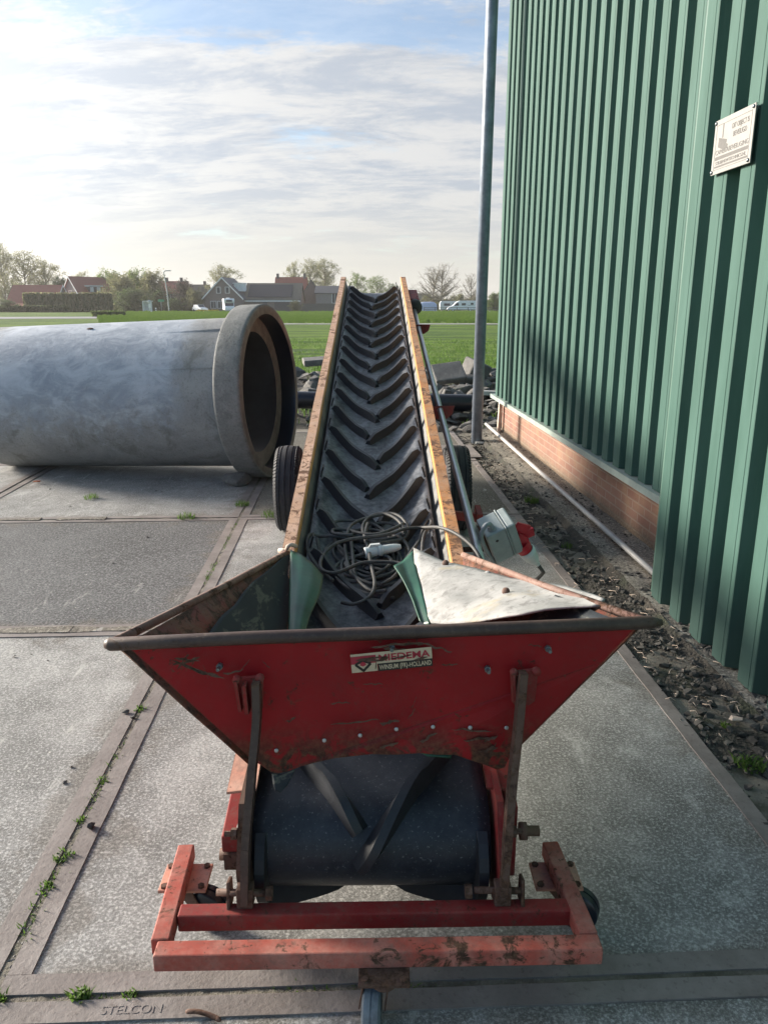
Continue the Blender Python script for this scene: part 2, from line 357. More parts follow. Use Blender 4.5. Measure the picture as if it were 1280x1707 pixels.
def f(N):
    p = N.obj(); x, y, z = N.sep(p)
    a = N.noise(N.scale(p, (3, 3, .6)), 2.5, 5, .6); b = N.noise(N.scale(p, (40, 40, 2)), 1, 4, .7); g = N.noise(p, 160, 2, .6)
    c = N.mix(N.step(a, .3, .7), (.036, .084, .068), (.050, .106, .088))
    c = N.mix(N.math('MULTIPLY', N.step(b, .55, .8), .25), c, (.09, .135, .118))
    dirt = N.math('MULTIPLY', N.step(N.math('ADD', z, N.math('MULTIPLY', b, -.35)), .38, -.1), .55)
    c = N.mix(dirt, c, (.05, .085, .075))
    return dict(col=c, rough=.66, nrm=N.bump(N.math('ADD', N.math('MULTIPLY', g, .15), N.math('MULTIPLY', N.noise(N.scale(p, (1, 1, .5)), 2.2, 3), 3.0)), .12, .012), spec=.2)
M['green'] = material('green_coated_cladding', f)
M['sill'] = material('pale_green_sill', m_plain((.30, .36, .33), .45, .2, .15, 6, .08, .3, (.33, .34, .31)))
M['greenroof'] = material('dark_green_trim', m_plain((.06, .12, .095), .5, 0, .15, 3, .05))
M['bluepipe'] = material('black_polyethylene', m_plain((.006, .009, .018), .28, 0, .2, 5, .05))
def f(N):
    p = N.obj(); x, y, z = N.sep(p)
    a = N.noise(p, 1.6, 7, .62, .8); b = N.noise(p, 9, 7, .7, .4); g = N.noise(p, 60, 4, .7); st = N.noise(N.scale(p, (1.0, 1.8, 1.8)), 3.0, 8, .72, .5)
    c = N.mix(N.step(a, .32, .7), (.225, .228, .235), (.33, .33, .33))
    c = N.mix(N.math('MULTIPLY', N.step(b, .5, .72), .5), c, (.33, .335, .335))
    c = N.mix(N.math('MULTIPLY', N.step(g, .50, .72), .5), c, (.10, .10, .095)); c = N.mix(N.math('MULTIPLY', N.step(N.noise(p, 3.2, 8, .72, .8), .52, .66), .55), c, (.13, .128, .115))
    # pale lime-washed band along the middle of the barrel with ragged ends
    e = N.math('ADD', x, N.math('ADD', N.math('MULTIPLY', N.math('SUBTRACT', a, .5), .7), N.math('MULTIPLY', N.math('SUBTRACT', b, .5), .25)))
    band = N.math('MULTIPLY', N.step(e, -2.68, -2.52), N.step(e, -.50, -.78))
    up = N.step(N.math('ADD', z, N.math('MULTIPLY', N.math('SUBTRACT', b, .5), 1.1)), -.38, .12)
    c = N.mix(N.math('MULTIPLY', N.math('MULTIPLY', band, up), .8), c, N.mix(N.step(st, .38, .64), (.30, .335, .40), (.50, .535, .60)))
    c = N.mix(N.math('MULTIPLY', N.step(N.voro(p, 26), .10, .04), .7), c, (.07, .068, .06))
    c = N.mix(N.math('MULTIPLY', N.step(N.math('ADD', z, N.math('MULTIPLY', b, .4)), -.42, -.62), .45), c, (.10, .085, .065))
    return dict(col=c, rough=.88, nrm=N.bump(N.math('ADD', N.math('ADD', b, N.math('MULTIPLY', g, .5)), st), .4, .012), spec=.3)
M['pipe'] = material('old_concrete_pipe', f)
def f(N):
    p = N.obj(); b = N.noise(p, 9, 7, .7, .4); g = N.noise(p, 55, 4, .72)
    c = N.mix(N.step(b, .35, .68), (.17, .172, .170), (.245, .245, .24)); c = N.mix(N.math('MULTIPLY', N.step(g, .5, .72), .5), c, (.30, .285, .26))
    c = N.mix(N.math('MULTIPLY', N.step(g, .48, .3), .5), c, (.075, .068, .06))
    return dict(col=c, rough=.92, nrm=N.bump(N.math('ADD', b, g), .6, .012), spec=.3)
M['bell'] = material('brownish_pipe_collar', f)
def f(N):
    p = N.obj(); b = N.noise(p, 4, 7, .7, .4); g = N.noise(p, 22, 5, .72); r = N.node('ShaderNodeObjectInfo').outputs['Random']
    c = N.mix(N.step(b, .3, .7), (.10, .098, .095), (.19, .182, .172)); c = N.mix(N.math('MULTIPLY', N.step(g, .5, .72), .4), c, (.25, .24, .225))
    c = N.mix(N.math('MULTIPLY', r, .4), c, (.10, .088, .078))
    return dict(col=c, rough=.92, nrm=N.bump(N.math('ADD', b, g), .6, .02))
M['bell2'] = material('reddish_socket_face', m_plain((.165, .142, .125), .9, 0, .3, 9, .5, .4, (.22, .20, .18)))
M['bore'] = material('bore_painted_shade', m_plain((.030, .032, .038), .8, 0, .4, 2, .3, .2, (.06, .062, .065)))  # shade inside the pipe painted in as a near-black base colour
M['rock'] = material('broken_grey_stone', f)
def m_leaf(c1, c2, tr=.5):
    def fn(N):
        p = N.pos(); a = N.noise(p, .8, 3); r = N.noise(p, 9, 2)
        c = N.mix(N.step(N.math('ADD', N.math('MULTIPLY', a, .6), N.math('MULTIPLY', r, .4)), .35, .65), c1, c2)
        b = N.n['Principled BSDF']; t = N.node('ShaderNodeBsdfTranslucent'); N.put(t.inputs[0], N.mix(.5, c, tuple(min(1, k*1.5) for k in c2)))
        m = N.node('ShaderNodeMixShader'); m.inputs[0].default_value = tr; N.l.new(b.outputs[0], m.inputs[1]); N.l.new(t.outputs[0], m.inputs[2])
        N.l.new(m.outputs[0], N.n['Material Output'].inputs[0])
        return dict(col=c, rough=.6, spec=.3)
    return fn
M['bank'] = material('bank_grass', m_leaf((.07, .125, .02), (.12, .19, .035)))
M['siderim'] = material('worn_side_rim', m_paint((.20, .10, .075), .8, .7, (.28, .20, .16), .7))
M['weed'] = material('weed_leaves', m_leaf((.045, .095, .018), (.10, .17, .035)))
M['leaf_olive'] = material('olive_spring_leaves', m_leaf((.12, .125, .06), (.20, .20, .105)))
M['leaf_green'] = material('fresh_green_leaves', m_leaf((.075, .12, .03), (.14, .19, .06)))
M['leaf_dark'] = material('dark_green_leaves', m_leaf((.045, .07, .03), (.08, .11, .045)))
M['leaf_red'] = material('dark_purple_leaves', m_leaf((.035, .032, .03), (.06, .055, .048)))
M['bark'] = material('grey_bark', m_plain((.12, .10, .08), .9, 0, .3, 6, .3))
M['twig'] = material('bare_twigs', m_plain((.16, .14, .115), .9, 0, .2, 6, .1))
M['yellow'] = material('yellow_blossom', m_plain((.55, .45, .03), .7, 0, .3, 20, .1))
def f(N):
    p = N.pos(); x, y, z = N.sep(p)
    a = N.noise(N.scale(p, (.12, .55, 1)), 1.2, 6, .65, .3); b = N.noise(N.scale(p, (1, 2.4, 1)), 2.5, 5, .7); g = N.noise(N.scale(p, (8, 14, 1)), 3, 3, .7)
    lg = N.noise(p, .03, 3)
    c = N.mix(N.step(a, .40, .58), (.035, .078, .008), (.12, .195, .018)); c = N.mix(N.math('MULTIPLY', N.step(b, .5, .72), .6), c, (.14, .22, .028))
    c = N.mix(N.math('MULTIPLY', N.step(g, .52, .3), .55), c, (.03, .05, .012)); c = N.mix(N.math('MULTIPLY', N.step(lg, .5, .66), .4), c, (.05, .10, .02))
    return dict(col=c, rough=.85, nrm=N.bump(N.math('ADD', b, g), .8, .08), spec=.2)
M['grass'] = material('field_grass', f)
M['road'] = material('grey_road', m_plain((.20, .20, .205), .8, 0, .1, 1, .1))
def m_flat(name, col, rough=.6, var=.12, scale=3): M[name] = material(name, m_plain(col, rough, 0, var, scale, .05))
for nm, col in dict(roof_red=(.235, .062, .042), roof_orange=(.30, .085, .05), roof_dark=(.055, .058, .065), wall_brown=(.15, .115, .105), wall_grey=(.135, .13, .14),
                    wall_dark=(.07, .065, .07), white=(.72, .72, .70), glass_dark=(.03, .035, .045), solar=(.014, .017, .028), fence_wood=(.10, .09, .08),
                    roof_olive=(.11, .095, .07), van_white=(.78, .79, .80), van_blue=(.42, .47, .62), rubberblack=(.02, .02, .022), lampgrey=(.42, .44, .42),
                    shelter=(.50, .53, .55), signgreen=(.05, .30, .14), wall_pale=(.26, .22, .20)).items(): m_flat(nm, col)
M['sticker_white'] = material('sticker_cream', m_plain((.55, .43, .30), .5, 0, .1, 60, .02))
M['sticker_red'] = material('sticker_red', m_plain((.36, .018, .04), .5, 0, .1, 60, .02))
M['sticker_black'] = material('sticker_black', m_plain((.012, .009, .009), .5, 0, .1, 60, .02))
M['sign_white'] = material('faded_sign_white', m_plain((.215, .21, .20), .6, 0, .06, 25, .04, .35, (.185, .17, .16)))
M['sign_grey'] = material('faded_sign_print', m_plain((.085, .08, .076), .7, 0, .12, 60, .02, .3, (.13, .12, .113)))
M['sign_pale'] = material('pale_sign_print', m_plain((.72, .70, .67), .4, 0, .05, 60, .02))
M['casterwheel'] = material('grey_caster_wheel', m_plain((.14, .165, .19), .5, 0, .3, 30, .2, .5, (.22, .22, .21)))
M['crumb'] = material('dark_crumbs', m_plain((.062, .058, .052), .95, 0, .5, 9, .4, .5, (.15, .14, .125)))
M['drainpipe'] = material('dusty_grey_pipe', m_plain((.36, .35, .34), .5, 0, .15, 9, .06, .5, (.22, .20, .18)))
M['bolt'] = material('zinc_bolt', m_plain((.17, .185, .20), .4, .7, .2, 60, .05))
M['axle'] = material('dark_steel', m_plain((.05, .045, .042), .6, .3, .3, 12, .1))
M['brickbit'] = material('brick_fragment', m_plain((.38, .12, .06), .9, 0, .3, 30, .3))
M['post'] = material('pale_post', m_plain((.55, .44, .36), .8, 0, .2, 12, .15))
#PART2
# ------------------------------------------------------------------ ground, slabs, road
def SF(off, s, z=0, a=.042): return (off*cos(a)-s*sin(a), off*sin(a)+s*cos(a), z)     # slab grid frame
WA = .0508
def WF(off, s, z=0): return (off*cos(WA)-s*sin(WA), off*sin(WA)+s*cos(WA), z)          # shed wall frame
def sheet(name, x0, x1, y0, y1, nx, ny, zf, mat, fn=None):
    mb = MB(); vs = []
    for j in range(ny+1):
        for i in range(nx+1):
            x = x0+(x1-x0)*i/nx; y = y0+(y1-y0)*j/ny
            if fn: x, y, _ = fn(x, y)
            vs.append((x, y, zf(x, y)))
    fs = [(j*(nx+1)+i, j*(nx+1)+i+1, (j+1)*(nx+1)+i+1, (j+1)*(nx+1)+i) for j in range(ny) for i in range(nx)]
    mb.add(vs, fs, True); return mb.build(name, mat, recalc=False)
def nz(x, y, s, k=1): return mnoise.noise(Vector((x*s, y*s, 3.7)))*k
struct(sheet('ground', -600, 600, -60, 700, 10, 10, lambda x, y: -.09, M['grass']))
struct(sheet('dirt', 1.2, 2.6, -1, 10.4, 24, 150, lambda x, y: -.012+.012*nz(x, y, 3)+.010*nz(x, y, 11)+.006*nz(x, y, 30), M['dirt'], lambda a, b: WF(a, b)))
struct(sheet('joint_soil', -7.6, 1.6, -1, 10.2, 40, 40, lambda x, y: -.0125+.002*nz(x, y, 5), M['sand'], lambda a, b: SF(a, b)))
def mound(x, y):
    t = max(0, min(1, (y-10.0)/3.6)); t = t*t*(3-2*t); u = max(0, min(1, (17.6-y)/2.2))
    return -.06 + .30*t*u + .09*nz(x, y, .9)*t + .05*nz(x, y, 2.7)*t*u
struct(sheet('rubble_soil', -7, 9, 9.7, 17.6, 70, 46, mound, M['dirt']))
cols = [(-.864, 1.312), (-3.06, -.886), (-5.26, -3.082), (-7.5, -5.285)]
rows = [(-.66, 1.490), (1.510, 3.657), (3.681, 5.768), (5.80, 7.92), (7.945, 9.9)]
EW = .058
slab_top = {}
for ci, (a, b) in enumerate(cols):
    for ri, (p, q) in enumerate(rows):
        if ci == 3 and ri < 2: continue
        asp = ci in (1, 2) and ri == 2
        mat = M['moss'] if ci == 0 and ri >= 3 else M['asph'] if asp else (M['conc'] if ci == 0 or ri == 3 else M['conc2'])
        n = 10; mb = MB(); zo = random.uniform(-.002, .002) + (-.003 if asp else 0)
        x0, x1, y0, y1 = a+EW, b-EW, p+EW, q-EW
        vs = []; fs = []
        for j in range(n+1):
            for i in range(n+1):
                X = x0+(x1-x0)*i/n; Y = y0+(y1-y0)*j/n
                vs.append(SF(X, Y, zo+.0025*nz(X, Y, 1.2)))
        fs = [(j*(n+1)+i, j*(n+1)+i+1, (j+1)*(n+1)+i+1, (j+1)*(n+1)+i) for j in range(n) for i in range(n)]
        mb.add(vs, fs, True)
        struct(mb.build('slab', mat, recalc=False))
        eb = MB(); zt = zo+.0045
        for (u0, v0, u1, v1) in ((a, p, b, p+EW), (a, q-EW, b, q), (a, p+EW, a+EW, q-EW), (b-EW, p+EW, b, q-EW)):
            k = 24; horiz = (u1-u0) > (v1-v0)
            for t in range(k):     # slightly wavy worn strips
                if horiz: s0, s1 = u0+(u1-u0)*t/k, u0+(u1-u0)*(t+1)/k
                else: s0, s1 = v0+(v1-v0)*t/k, v0+(v1-v0)*(t+1)/k
                j = [.003*mnoise.noise(Vector((s*5, u0*3, v0*7))) for s in (s0, s1)]
                if horiz: c = [(s0, v0+j[0]), (s1, v0+j[1]), (s1, v1+j[1]), (s0, v1+j[0])]
                else: c = [(u0+j[0], s0), (u1+j[0], s0), (u1+j[1], s1), (u0+j[1], s1)]
                o = len(eb.v)
                eb.v += [SF(*c_, -.08) for c_ in c] + [SF(*c_, zt) for c_ in c]
                eb.f += [(o+4, o+5, o+6, o+7), (o, o+1, o+5, o+4), (o+1, o+2, o+6, o+5), (o+2, o+3, o+7, o+6), (o+3, o, o+4, o+7)]; eb.sm += [False]*5
        struct(eb.build('slab_edge', M['edge'], recalc=False))
Mx = Matrix.Translation(SF(-.60, 1.448, .0045)) @ Matrix.Rotation(.042, 4, 'Z')
struct(text_mesh('embossed_lettering', 'STELCON', .032, M['edge'], Mx, None, .0004, 'LEFT', .14, .0))
for (a, b, u0, u1) in ((-.890, -.860, -.6, 9.8), (-3.086, -3.056, 1.5, 9.8)):
    struct(sheet('joint_fill', a, b, u0, u1, 3, 400, lambda x, y: -.0002+.0028*nz(x, y, 25)+.0025*nz(x, y, 60), M['sand'], lambda p_, q_: SF(p_, q_)))
for (s0, u0, u1) in ((1.500, -3.1, 1.4), (3.669, -5.2, 1.3), (5.784, -5.2, 1.3), (7.93, -5.2, 1.3)):
    struct(sheet('joint_fill', u0, u1, s0-.014, s0+.014, 240, 3, lambda x, y: -.002+.003*nz(x, y, 25)+.0025*nz(x, y, 60), M['sand'], lambda p_, q_: SF(p_, q_)))
# broken pale mortar along the asphalt slab
for (s0, off0, off1, nm) in ((3.668, -3.0, -1.0, 'mortar'), (5.782, -3.0, -1.9, 'mortar')):
    mb = MB(); k = 60
    for t in range(k):
        a = off0+(off1-off0)*t/k; b = off0+(off1-off0)*(t+1)/k
        w = .035+.03*mnoise.noise(Vector((a*4, s0, 0)))
        if mnoise.noise(Vector((a*2.3, s0*3, 5))) < -.12: continue
        mb.box((a, s0-w*.6, -.02), (b, s0+w, .006+.004*mnoise.noise(Vector((a*9, 1, 1)))), lambda x, y, z: SF(x, y, z))
    struct(mb.build(nm, M['apron']))
def ap_z(s): t = max(0, min(1, (s-3.0)/1.6)); return .004+.026*t*t*(3-2*t)
struct(sheet('apron', 1.645, 2.03, -1.0, 10.0, 12, 240, lambda x, y: ap_z(y)+.012*nz(x, y, 4)+.009*nz(x, y, 14), M['apron'], lambda a, b: WF(a+.022*mnoise.noise(Vector((b*3, 0, 0)))+.012*mnoise.noise(Vector((b*13, 0, 0))), b)))
mb = MB()
for i in range(160):
    s0 = 2.6+7.4*i/160; s1 = 2.6+7.4*(i+1)/160
    o = [1.638+.022*mnoise.noise(Vector((s*3, 0, 0)))+.012*mnoise.noise(Vector((s*13, 0, 0))) for s in (s0, s1)]
    mb.add([WF(o[0]-.035, s0, -.02), WF(o[1]-.035, s1, -.02), WF(o[1]+.012, s1, ap_z(s1)+.003), WF(o[0]+.012, s0, ap_z(s0)+.003)], [(0, 1, 2, 3)])
struct(mb.build('kerb', M['dirt'], recalc=False))
def strip(name, pts, z, mat):
    struct(MB().add([(x, y, z) for x, y in pts], [tuple(range(len(pts)))]).build(name, mat, recalc=False))
strip('road', [(-95, 80), (-22, 96), (-14, 112), (-95, 96)], -.06, M['road'])
strip('path', [(-14, 66.5), (60, 66.5), (60, 69.5), (-14, 69.5)], -.06, M['conc2'])

# ------------------------------------------------------------------ weeds, grass, gravel
def blades(mb, c, n, r, h, w=.006, lean=.5, rnd=random):
    for i in range(n):
        a = rnd.uniform(0, 2*pi); q = r*sqrt(rnd.random()); x = c[0]+q*cos(a); y = c[1]+q*sin(a); z = c[2]
        b = rnd.uniform(0, 2*pi); L = h*rnd.uniform(.45, 1.1); d = lean*rnd.uniform(.3, 1.2)*L
        px, py = -sin(b)*w/2, cos(b)*w/2; dx_, dy_ = cos(b)*d, sin(b)*d
        mb.add([(x-px, y-py, z), (x+px, y+py, z), (x+px*.8+dx_*.45, y+py*.8+dy_*.45, z+L*.65), (x-px*.8+dx_*.45, y-py*.8+dy_*.45, z+L*.65), (x+dx_, y+dy_, z+L*.92)],
               [(0, 1, 2, 3), (3, 2, 4)])
def tuft(label, off, s, n, r, h, frame=SF, z=-.005, w=.007, lean=.7, group=None):
    x, y, z = frame(off, s, z); mb = MB(); blades(mb, (0, 0, 0), int(n*1.4), r*.85, h*.66, w*.6, lean)
    o = mb.build('weed', M['weed'], recalc=False); o.location = (x, y, z); tag(o, label, 'weed', group)
tuft('bright leafy weed in the joint at the lower left corner of the yard', -.66, 1.502, 34, .024, .045, w=.013, lean=.9)
tuft('low weed in the front joint, just right of the bright leafy one', -.545, 1.50, 26, .02, .03, w=.009)
tuft('tiny weed in the front joint at the left picture edge', -.855, 1.50, 26, .02, .035, w=.009)
tuft('dark green clump in the left slab joint, nearest the front corner', -.878, 1.86, 40, .035, .03, w=.010)
tuft('wide green clump in the left slab joint beside the dark pebble', -.876, 1.99, 50, .038, .035, w=.010)
tuft('small weed in the left slab joint just beyond the dark pebble', -.88, 2.16, 22, .022, .028, w=.008)
tuft('weed in the left slab joint about level with the hopper bracket', -.876, 2.37, 34, .03, .03, w=.009)
tuft('weed beside the two grey pebbles in the left slab joint', -.876, 2.86, 34, .03, .035, w=.009)
tuft('broad green grass clump beside the left end of the concrete pipe', -3.55, 7.05, 150, .20, .09, z=0, lean=1)
tuft('grass patch at the left picture edge on the slab before the pipe', -3.62, 6.55, 90, .12, .06, z=0, lean=1)
tuft('lone weed in the middle of the slab before the concrete pipe', -2.22, 6.45, 50, .07, .08, z=0)
tuft('grass tuft at the far right corner of the asphalt slab', -1.28, 5.785, 70, .08, .09)
tuft('grass tuft where the slab joints cross left of the left tyre', -.90, 6.15, 60, .07, .09)
tuft('grass beside the foot of the left tyre', -.62, 5.80, 70, .10, .10)
tuft('fresh green tuft on the dirt between slab and white pipe', 1.545, 6.15, 110, .07, .085, WF, 0, .008)
tuft('small weed on the dirt strip beside the electric box', 1.50, 4.92, 40, .05, .05, WF, 0)
tuft('leafy green weed on the dirt near the shed door', 1.43, 2.35, 60, .06, .05, WF, 0, .014, 1)
tuft('little weed on the dirt short of the leafy one by the shed door', 1.47, 2.62, 20, .02, .03, WF, 0, .009)
tuft('weed on the middle of the dark asphalt slab, near the left picture edge', -2.27, 4.05, 26, .03, .025, z=0)
mb = MB()
for i in range(210):                                                   # the run of grass in the joint beside the asphalt
    s = random.uniform(3.75, 5.75) if random.random() < .75 else random.uniform(1.6, 2.6)
    if mnoise.noise(Vector((s*3.2, 0, 0))) < -.05: continue
    p = SF(-.877+random.uniform(-.016, .016), s, -.018); blades(mb, p, 5, .014, .034, .005, .8)
for i in range(260):
    s0, lo, hi = random.choice(((3.67, -3.0, -1.0), (5.782, -3.0, -1.0), (1.50, -.86, .2)))
    o = random.uniform(lo, hi)
    if mnoise.noise(Vector((o*3.1, s0, 0))) < .02: continue
    blades(mb, SF(o, s0+random.uniform(-.012, .012), -.018), 4, .014, .026, .005, .8)
tag(mb.build('joint_grass', M['weed'], recalc=False), 'short green grass growing in the joints between the slabs', 'grass', kind='stuff')
mb = MB()
for i in range(2600):                                                  # rough edge of the field and grass among the rubble
    y = random.choice((random.uniform(15.5, 19.5), random.uniform(16, 24), random.uniform(10, 16)))
    x = random.uniform(-3.2, 3.4)
    if y < 15.5 and mnoise.noise(Vector((x*1.1, y*1.1, 9))) < .22: continue
    z = mound(x, y) if y < 17.6 else -.09
    blades(mb, (x, y, z), 4, .10, .15 if y < 15.5 else .20, .014, .6)
for i in range(5200):
    y = 17.6+22*random.random()**1.3; x = random.uniform(-.2*y, .17*y)
    if mnoise.noise(Vector((x*.15, y*.8, 2))) < -.15: continue
    blades(mb, (x, y, -.09), 4, .12, .11, .016, .7)
tag(mb.build('field_edge_grass', M['weed'], recalc=False), 'tufted grass at the near edge of the field and among the rubble', 'grass', kind='stuff')
def hull(rnd, n=14, flat=.6, sx=1.0):
    bm = bmesh.new()
    for i in range(n):
        v = Vector((rnd.gauss(0, 1), rnd.gauss(0, 1), rnd.gauss(0, 1))).normalized()*rnd.uniform(.75, 1.0)
        bm.verts.new((v.x*sx, v.y, v.z*flat))
    r = bmesh.ops.convex_hull(bm, input=bm.verts)
    bmesh.ops.delete(bm, geom=[g for g in r['geom_interior'] if isinstance(g, bmesh.types.BMVert)], context='VERTS')
    bm.normal_update(); return bm
def hull_mesh(name, mat, seed, n=14, flat=.6, sx=1.0, bev=.06):
    rnd = random.Random(seed); bm = hull(rnd, n, flat, sx)
    if bev:
        bmesh.ops.bevel(bm, geom=bm.edges[:], offset=bev, segments=1, affect='EDGES', clamp_overlap=True)
    me = bpy.data.meshes.new(name); bm.to_mesh(me); bm.free(); me.materials.append(mat); return me
gm = MB(); rnd = random.Random(4)
proto = []
for k in range(5):
    bm = hull(random.Random(60+k), 9, .6); bm.verts.index_update()
    proto.append(([v.co.copy() for v in bm.verts], [tuple(v.index for v in f.verts) for f in bm.faces])); bm.free()
def pebble(mb, c, r):
    vs, fs = rnd.choice(proto); R = Matrix.Rotation(rnd.uniform(0, 6.28), 3, 'Z') @ Matrix.Rotation(rnd.uniform(-.5, .5), 3, 'X')
    mb.add([R @ (v*r) + Vector(c) for v in vs], fs)
for i in range(4600):
    s = rnd.uniform(1.2, 9.6); o = rnd.uniform(1.30, 2.0) if s > 4.0 else rnd.uniform(1.27, 1.85)
    if o > 1.64 and s > 4.4 and rnd.random() < .75: continue
    if o < 1.36 and rnd.random() < .6: continue
    x, y, z = WF(o, s, (ap_z(s)+.002 if o > 1.65 else -.004)); pebble(gm, (x, y, z), rnd.choice((.004, .006, .006, .009, .009, .013, .017, .022, .03 if s < 4.5 else .01)))
tag(gm.build('gravel', M['crumb'], recalc=False), 'dark gravel and crumbs of stone on the dirt strip by the shed', 'gravel', kind='stuff')
gm = MB()
for i in range(760):
    if rnd.random() < .62: x, y, z = SF(-.875+rnd.uniform(-.012, .012), rnd.uniform(1.3, 5.8), -.002); r = rnd.choice((.004, .005, .007, .010))
    elif rnd.random() < .5: x, y, z = SF(rnd.uniform(-.85, 1.3), 1.50+rnd.uniform(-.012, .012), -.012); r = rnd.choice((.004, .005, .007))
    else: x, y, z = SF(rnd.uniform(-4, -1), rnd.uniform(2, 7), .002); r = rnd.choice((.004, .005, .006, .008, .012))
    pebble(gm, (x, y, z), r)
tag(gm.build('joint_gravel', M['rock'], recalc=False), 'small stones and grit in the slab joints and scattered on the slabs', 'gravel', kind='stuff')
gm = MB()
for i in range(190):
    s = rnd.uniform(1.6, 8.5); o = rnd.uniform(1.32, 1.68); x, y, z = WF(o, s, .01); a = rnd.uniform(0, 6.28); L = rnd.uniform(.02, .07)
    gm.tube([(x, y, z), (x+L*.5*cos(a), y+L*.5*sin(a), z+.008), (x+L*cos(a+.4), y+L*sin(a+.4), z)], .0014, 4)
tag(gm.build('dry_straw', M['post'], recalc=False), 'bits of dry straw and stalks on the dirt strip', 'straw', kind='stuff')
def lone(name, label, cat, mat, loc, sc, seed, rz=0, **kw):
    o = bpy.data.objects.new(name, hull_mesh(name, mat, seed, **kw)); COL.objects.link(o)
    o.location = loc; o.scale = sc; o.rotation_euler = (0, 0, rz); return tag(o, label, cat)
lone('pebble', 'round dark pebble lying on the left slab edge', 'stone', M['axle'], SF(-.835, 2.12, .012), (.017, .017, .016), 31, flat=.9)
lone('pebble', 'pale grey pebble left of the slab joint, larger of the two there', 'stone', M['rock'], SF(-.925, 2.83, .012), (.02, .02, .015), 32, flat=.9)
lone('pebble', 'small dark pebble in the slab joint beside the pale grey one', 'stone', M['axle'], SF(-.885, 2.79, .008), (.014, .011, .011), 33, flat=.9)
lone('concrete_lump', 'flat lump of broken concrete on the slab under the pipe collar', 'stone', M['rock'], SF(-1.04, 6.90, .055), (.16, .10, .15), 34, .1, n=26, flat=.6, bev=.05)
lone('brick_fragment', 'small orange brick fragment on the slab in front of the pipe', 'stone', M['brickbit'], SF(-2.9, 7.05, .02), (.05, .02, .018), 35)
stp = MB().tube(smooth_path([SF(-.40, 1.44, .012), SF(-.37, 1.435, .016), SF(-.335, 1.425, .012), SF(-.315, 1.415, .010)]), [.003]+[.0055]*11+[.003], 6)
tag(stp.build('stick', M['rust']), 'short brown stick lying across the front steel joint', 'stick')
lone('rusty_scrap', 'jagged rusty scrap of sheet lying on the dirt at the shed door', 'scrap', M['rust'], WF(1.60, 2.33, .02), (.05, .13, .02), 36, .2, n=10, flat=.5)
lone('plaster_chip', 'pale orange chip lying on the dirt near the rusty scrap', 'stone', M['post'], WF(1.53, 2.66, .012), (.035, .03, .012), 37)

# ------------------------------------------------------------------ rubble heap
rm = [hull_mesh('stone', M['rock'], 80+k, n=(9, 11, 13, 10, 12, 9, 15, 10)[k], flat=(.5, .35, .7, .3, .55, .25, .8, .45)[k], sx=(1, 1.3, 1, 1.5, 1.2, 1.4, 1, 1.1)[k], bev=.03) for k in range(8)]
rr = random.Random(12)
def stone(x, y, z, s, me=None, rot=None, label=None, group='broken stones of the rubble heap'):
    o = bpy.data.objects.new('stone', me or rr.choice(rm)); COL.objects.link(o)
    o.location = (x, y, z); o.scale = (s*rr.uniform(.8, 1.2), s*rr.uniform(.8, 1.2), s*rr.uniform(.8, 1.1))
    o.rotation_euler = rot or (rr.uniform(-.5, .5), rr.uniform(-.5, .5), rr.uniform(0, 6.28))
    tag(o, label or 'broken grey stone among many in the rubble heap behind the yard', 'stone', None if label else group); return o
for i in range(235):
    y = 9.9 + 6.4*rr.random()**.9
    x = rr.uniform(.35+.02*y, .165*y) if rr.random() < .72 else rr.uniform(-.17*y, -.02*y)
    s = rr.choice((.06, .08, .10, .12, .15, .18)) * (1 if y < 12 else 1.25)
    stone(x, y, mound(x, y)+s*.28, s)
for i in range(110):
    y = rr.uniform(9.85, 15.2); x = rr.uniform(.42, .158*y); s = rr.choice((.07, .09, .11, .13, .16, .19)); stone(x, y, mound(x, y)+s*.35, s)
slabm = MB().box((-.27, -.24, -.05), (.27, .24, .05)).build('stone', M['rock'], bevel=.02)
slabm.location = (1.10, 13.3, .46); slabm.rotation_euler = (.55, -.12, .15); tag(slabm, 'big flat paving slab leaning on the rubble behind the black pipe', 'stone')
b2 = MB().box((-.20, -.18, -.24), (.20, .18, .22)).build('stone', M['rock'], bevel=.03)
b2.location = (1.62, 14.0, .40); b2.rotation_euler = (.2, .35, .5); tag(b2, 'big square block standing on top of the rubble, left of the steel pole', 'stone')
b3 = MB().box((-.24, -.2, -.06), (.22, .2, .06)).build('stone', M['rock'], bevel=.02)
b3.location = (-1.33, 15.2, .52); b3.rotation_euler = (.1, -.06, .2); tag(b3, 'flat dark slab topmost on the rubble between pipe collar and left rail', 'stone')
for i, (x, y, s) in enumerate(((1.36, 10.3, .15), (1.46, 10.15, .17), (1.30, 10.55, .13))):
    stone(x, y, mound(x, y)+s*.4, s, rm[(0, 2, 6)[i]], None, ('grey stone touching the pale post at the brick corner', 'squarish stone at the brick corner, behind the pale post', 'stone left of the squarish one by the brick corner')[i])

